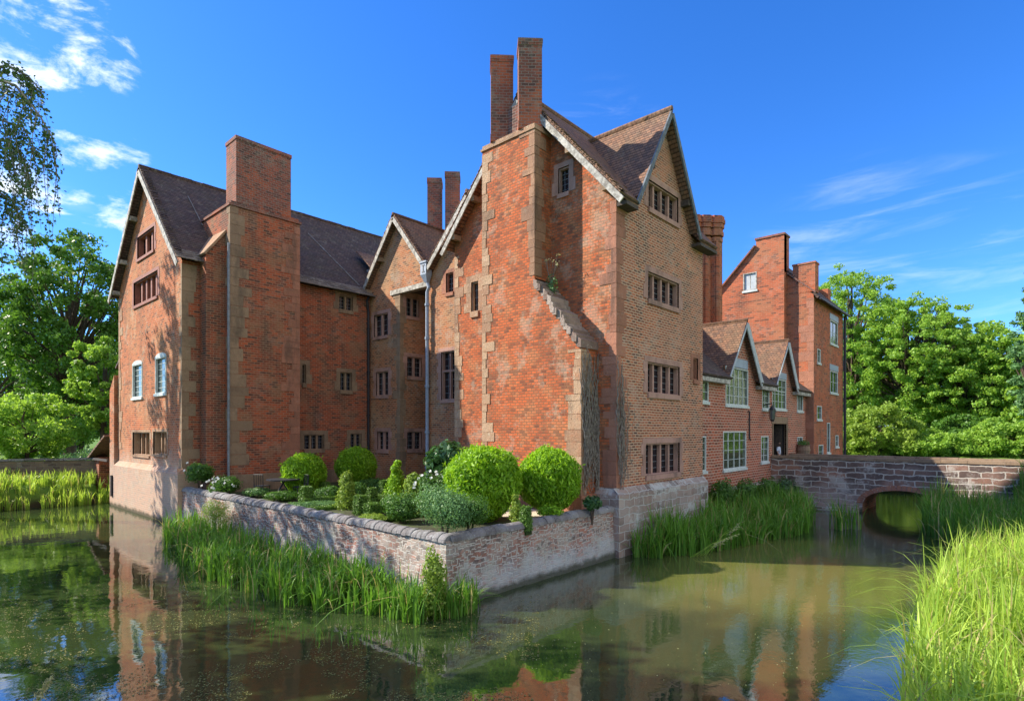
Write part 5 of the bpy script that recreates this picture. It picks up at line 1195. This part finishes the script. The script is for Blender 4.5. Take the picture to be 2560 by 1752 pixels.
# ------------------------------------------------------------------ trees
def make_tree(name, label, loc, height, rad, mat, base=.25, nclump=150, nleaf=150, leaf=.28, seed=0, shape=1., group=None, bark='bark', spread=.14, lean=0):
    rnd = random.Random(seed); t = thing(name, label, 'tree', loc, group); ORG[t.name] = (0, 0, 0)
    zc = height*(base+(1-base)*.5); rz = height*(1-base)*.5
    m = MB(); tr = height*.022
    m.tube([(0, 0, -.5), (rnd.uniform(-.2, .2), 0, height*.3), (rnd.uniform(-.4, .4), .2, height*.65), (0, 0, height*.9)], [tr*1.3, tr, tr*.6, tr*.15], 8)
    tips = []
    cl = []
    for i in range(nclump):
        while True:
            d = Vector((rnd.gauss(0, 1), rnd.gauss(0, 1), rnd.gauss(0, 1))).normalized(); q = rnd.uniform(.35, 1)**.5
            lum = 1+.32*mnoise.noise(d*1.7+Vector((seed*3.1, 0, 0)))+.12*mnoise.noise(d*4+Vector((seed, 5, 0)))
            zf = d.z
            w = (1-max(0, zf)**2*(1-shape)*.0)*(1 if zf > -.5 else .8)
            p = Vector((d.x*rad*q*lum*w, d.y*rad*q*lum*w, zc+d.z*rz*q*lum))
            if shape < 1: 
                k = (p.z-height*base)/(height*(1-base)); p.x *= (1-k*.75); p.y *= (1-k*.75)
            if p.z > height*base*.55: break
        cl.append(p)
    for i, p in enumerate(cl):
        if i % 5 == 0:
            s = Vector((0, 0, max(height*.18, p.z*rnd.uniform(.45, .75)))); mid = (s+p)/2+Vector((0, 0, rnd.uniform(0, .6)))
            r0 = tr*rnd.uniform(.25, .45); m.tube([s, mid, p], [r0, r0*.6, r0*.15], 5)
    C = []; N = []
    for p in cl:
        cr = rad*spread*rnd.uniform(.8, 1.5); k = nleaf
        dd = unit(k); rr = RNG.random(k)**.5
        q = dd*rr[:, None]*np.array([cr*1.1, cr*1.1, cr*.8])+np.array(p); C.append(q); N.append(dd*.6+np.array([0, 0, .3])+unit(k)*1.1)
    C = np.concatenate(C); N = np.concatenate(N); V, Q = rot_leaves(C, N, leaf*(.6+.8*RNG.random(len(C))), .6)
    link('crown', npmesh('crown', V, Q), M[mat], t); m.build('trunk', M[bark], t)
    return t
def place_tree(px, depth, top, wpx, label, mat, seed, name='tree', base=.22, gz=1.2, **kw):
    x, y = gpos(px, depth); h = zat(top, depth)-gz; r = wpx/F*depth/2
    return make_tree(name, label, (x, y, gz), h, r, mat, base=base, seed=seed, **kw)
GL = 'trees beyond the left boundary wall'; GR = 'trees beyond the bridge on the right'
place_tree(175, 52, 600, 350, 'tall dark green maple beyond the left boundary wall, rising against the sky', 'tree_a', 1, group=GL, nclump=420, nleaf=95, leaf=.30, spread=.10)
place_tree(-30, 60, 690, 300, 'dark broad tree at the left edge behind the maple', 'tree_a', 2, group=GL, base=.1, nclump=160)
place_tree(262, 46, 830, 150, 'smaller light green tree close against the left gable', 'tree_b', 3, group=GL, base=.2, nclump=120, nleaf=130, leaf=.25)
place_tree(70, 45, 985, 240, 'low light green tree just behind the left boundary wall', 'tree_b', 4, group=GL, base=.05, nclump=130, nleaf=120, leaf=.25)
place_tree(200, 72, 800, 300, 'dark tree filling the gap behind the maple', 'tree_a', 5, group=GL, base=.0, nclump=170, leaf=.4)
place_tree(20, 75, 850, 320, 'dark low tree far behind the left boundary wall', 'tree_a', 6, group=GL, base=.0, nclump=170, leaf=.4)
place_tree(215, 42.5, 1125, 90, 'small pale bush on top of the left boundary wall', 'leaf_blue', 7, name='bush', group=None, base=.0, nclump=30, nleaf=100, leaf=.12, spread=.3)
for i, (px, dp, top, w, mt, lb) in enumerate([
    (2130, 66, 672, 260, 'tree_b', 'tall bright green tree right behind the right block'),
    (2000, 75, 720, 260, 'tree_b', 'green tree mostly hidden by the right block'),
    (2270, 62, 722, 260, 'tree_b', 'tall bright green tree in the middle of the right row'),
    (2400, 60, 785, 260, 'tree_b', 'rounded green tree third in the right row'),
    (2530, 58, 850, 240, 'tree_b', 'green tree at the right edge below the feathery one'),
    (2195, 50, 1010, 190, 'tree_c', 'low yellow-green tree on the bank beyond the bridge'),
    (2330, 70, 900, 330, 'tree_a', 'dark tree filling the gap behind the right row'),
    (2480, 72, 950, 330, 'tree_a', 'dark tree behind the right edge of the row'),
    (2120, 80, 850, 300, 'tree_a', 'dark tree behind the right block corner'),
    (2420, 52, 1040, 160, 'tree_a', 'dark undergrowth tree at the water beyond the bridge'),
    (2290, 49, 1075, 170, 'tree_b', 'low green bush on the far bank between the yellow-green tree and the dark undergrowth'),
    (2510, 46, 1050, 190, 'tree_b', 'low green bush on the far bank at the right edge'),
    (2105, 52, 1085, 90, 'tree_b', 'low bush just right of the right block corner')]):
    place_tree(px, dp, top, w, lb, mt, 20+i, group=GR, base=.0 if i > 4 else .12, nclump=620 if i < 5 else 240, nleaf=85 if i < 5 else 100, spread=.075 if i < 5 else .11, leaf=.25 if dp > 55 else .22)
place_tree(2590, 47, 615, 150, 'feathery grey-green tall tree cut by the right edge of the picture', 'leaf_blue', 41, name='tree', base=.1, nclump=170, nleaf=80, leaf=.22, shape=.5, spread=.12, group=GR)
# out of the frame: trees mirrored in the window glass and shading the left gable
for i, (x, y, h, r) in enumerate([(78, 0, 15, 7), (82, -12, 17, 8), (74, -24, 16, 8), (60, -34, 17, 8)]):
    make_tree('tree', ['broad green bank tree nearest the bridge end, right of the picture', 'tallest broad green bank tree behind the first one, right of the picture', 'green bank tree well right of the picture, third from the bridge', 'last broad green tree far right of the picture'][i], (x, y, 1.6), h, r, 'tree_b', base=.0, seed=60+i, nclump=120, nleaf=110, leaf=.45, group=GR)
make_tree('tree', 'slender tree left of the picture shading the edge of the left gable', (1.3, 37.9, 1.0), 19, 1.7, 'tree_a', base=.35, seed=71, nclump=60, nleaf=90, leaf=.2, group=GL, spread=.25)
make_tree('tree', 'dense young tree left of the picture shading the long garden wall', (-1.4, 32.6, 2.2), 12.0, 2.0, 'tree_a', base=.1, seed=72, nclump=80, nleaf=90, leaf=.2, group=GL, spread=.25)
def birch():
    x0, y0 = -1.4, 15.4; t = thing('birch_tree', 'birch with drooping leafy twigs hanging into the top left corner', 'tree', (x0, y0, 2.2)); ORG[t.name] = (x0, y0, 2.2)
    m = MB(); m.tube([(x0, y0, 1.8), (x0+.1, y0, 6), (x0+.2, y0-.2, 12)], [.2, .16, .05], 8); C = []
    def P_(px, py, dp): return Vector((*gpos(px, dp), zat(py, dp)))
    arcs = [((-200, 330), (-60, 180), (40, 215), (100, 290), (140, 360)), ((-200, 260), (-40, 175), (20, 165), (70, 190), (110, 235)), ((-200, 500), (-80, 330), (0, 300), (60, 320), (90, 380)), ((-200, 640), (-80, 520), (-20, 470), (30, 500), (60, 560)), ((-200, 450), (-60, 360), (20, 350), (60, 400), (75, 450))]
    rnd = random.Random(5)
    for ai, arc in enumerate(arcs):
        dp = 9.2+ai*.35; pts = [P_(a, b, dp) for a, b in arc]; pts = [Vector((x0+.1, y0, pts[0].z-.6))]+pts
        m.tube(pts, [.06, .045, .03, .022, .014, .006], 5)
        for k in range(1, len(pts)-1):
            for s in range(8):
                q = pts[k].lerp(pts[k+1], s/8); L = rnd.uniform(.3, 1.7)*(1.1 if ai in (0, 2, 3, 4) else .5); a = q+Vector((rnd.gauss(0, .12), rnd.gauss(0, .12), -L*.3)); e = q+Vector((rnd.gauss(0, .2), rnd.gauss(0, .2), -L))
                m.tube([q, a, e], [.008, .005, .002], 4)
                for z in range(int(10+L*34)):
                    f = rnd.random(); p = q.lerp(a, f*2) if f < .5 else a.lerp(e, f*2-1); C.append(p+Vector((rnd.gauss(0, .035), rnd.gauss(0, .045), rnd.gauss(0, .04))))
    C = np.array(C); V, Q = rot_leaves(C, unit(len(C)), .055*(.7+.6*RNG.random(len(C))), .8); leafobj('foliage', V, Q, 'birch', t); m.build('trunk', M['bark_pale'], t)
birch()
make_tree('tree', 'loose bank tree left of the picture dappling the reeds by the garden wall', (-.9, 26.4, 2.2), 11.5, 3.3, 'tree_a', base=.15, seed=81, nclump=70, nleaf=80, leaf=.24, group=GL, spread=.2)
make_tree('tree', 'big leafy bank tree left of the picture whose shade falls on the near water', (-4.4, 18.6, 2.2), 15.5, 4.2, 'tree_a', base=.12, seed=80, nclump=170, nleaf=90, leaf=.26, group=GL)
# ------------------------------------------------------------------ person in the doorway
def person():
    t = thing('person', 'person in a pale blue shirt and dark trousers standing in the doorway', 'person', (0, 0, 0))
    x, y = uz('Y', EY+.35, 1949, 1100)[0], EY+.35; t.location = (x, y, 1.6); t.rotation_euler = (0, 0, -.3); ORG[t.name] = (0, 0, 0)
    def skin(name, J, E, mat, parent):
        me = bpy.data.meshes.new(name); me.from_pydata([j[:3] for j in J], E, []); o = bpy.data.objects.new(name, me); COL.objects.link(o); o.parent = parent
        sm = o.modifiers.new('skin', 'SKIN'); me.skin_vertices
        for i, j in enumerate(J): me.skin_vertices[0].data[i].radius = (j[3], j[4] if len(j) > 4 else j[3])
        me.skin_vertices[0].data[0].use_root = True
        su = o.modifiers.new('sub', 'SUBSURF'); su.levels = su.render_levels = 2; me.materials.append(M[mat]); ORG[o.name] = (0, 0, 0); return o
    J = [(0, 0, .93, .12, .10), (0, 0, 1.1, .12, .09), (0, 0, 1.32, .15, .10), (0, 0, 1.46, .06), (0, -.01, 1.56, .055), (0, -.02, 1.63, .085, .095), (0, -.01, 1.73, .075, .085),
         (.17, 0, 1.40, .05), (.23, -.02, 1.12, .038), (.20, -.13, .90, .028), (-.17, 0, 1.40, .05), (-.23, -.02, 1.12, .038), (-.20, -.13, .90, .028),
         (.09, 0, .88, .085), (.10, -.01, .48, .055), (.10, .01, .08, .038), (.10, -.13, .03, .035), (-.09, 0, .88, .085), (-.10, -.03, .48, .055), (-.10, .0, .08, .038), (-.10, -.14, .03, .035)]
    E = [(0, 1), (1, 2), (2, 3), (3, 4), (4, 5), (5, 6), (2, 7), (7, 8), (8, 9), (2, 10), (10, 11), (11, 12), (0, 13), (13, 14), (14, 15), (15, 16), (0, 17), (17, 18), (18, 19), (19, 20)]
    for s, b in ((1, 9), (-1, 12)):
        px_, py_, pz_ = J[b][:3]
        for k in range(5):
            o_ = (k-2)*.016; n0 = len(J); J += [(px_+o_*.4, py_-.05+o_*.3, pz_-.06, .009), (px_+o_*.5, py_-.07, pz_-.12-(.01 if k in (1, 2, 3) else -.015), .007)]; E += [(b, n0), (n0, n0+1)]
    body = skin('body', J, E, 'skin', t)
    skin('shirt', [(0, 0, .95, .15, .125), (0, 0, 1.12, .145, .115), (0, 0, 1.33, .175, .125), (0, 0, 1.44, .09), (.18, 0, 1.39, .07), (.225, -.01, 1.17, .058), (-.18, 0, 1.39, .07), (-.225, -.01, 1.17, .058)], [(0, 1), (1, 2), (2, 3), (2, 4), (4, 5), (2, 6), (6, 7)], 'shirt', body)
    skin('trousers', [(0, 0, .94, .14, .115), (.09, 0, .84, .10), (.10, -.01, .48, .075), (.10, .01, .1, .06), (-.09, 0, .84, .10), (-.10, -.03, .48, .075), (-.10, 0, .1, .06)], [(0, 1), (1, 2), (2, 3), (0, 4), (4, 5), (5, 6)], 'trouser', body)
    skin('hair', [(0, .03, 1.67, .09), (0, .02, 1.75, .08)], [(0, 1)], 'hair', body)
    m = MB()
    for s in (-1, 1): m.tube([(s*.032, -.105, 1.665), (s*.032, -.118, 1.665)], .01, 6)
    m.build('eyes', M['hair'], body); m = MB(); m.tube([(0, -.1, 1.66), (0, -.135, 1.63), (0, -.105, 1.615)], [.008, .014, .01], 6); m.build('nose', M['skin'], body)
person()
# stone urn and pots by the bridge end
def urn():
    x, y = uz('Y', EY-.4, 2022, 1100)[0]-.9, EY-.35; t = thing('stone_urn', 'dark weathered stone urn at the house end of the bridge', 'urn', (x, y, 1.6))
    m = MB(); m.tube([(x, y, 1.5), (x, y, 1.65), (x, y, 1.75), (x, y, 2.3), (x, y, 2.5), (x, y, 2.8), (x, y, 3.05), (x, y, 3.12)], [.3, .3, .14, .1, .3, .38, .34, .4], 14); m.build('bowl', M['stone_dark'], t, smooth=False)
    V, Q = blob_leaves((x, y, 3.2), (.35, .35, .25), 300, .1, .5, .3); leafobj('foliage', V, Q, 'leaf_shade', t)
urn()
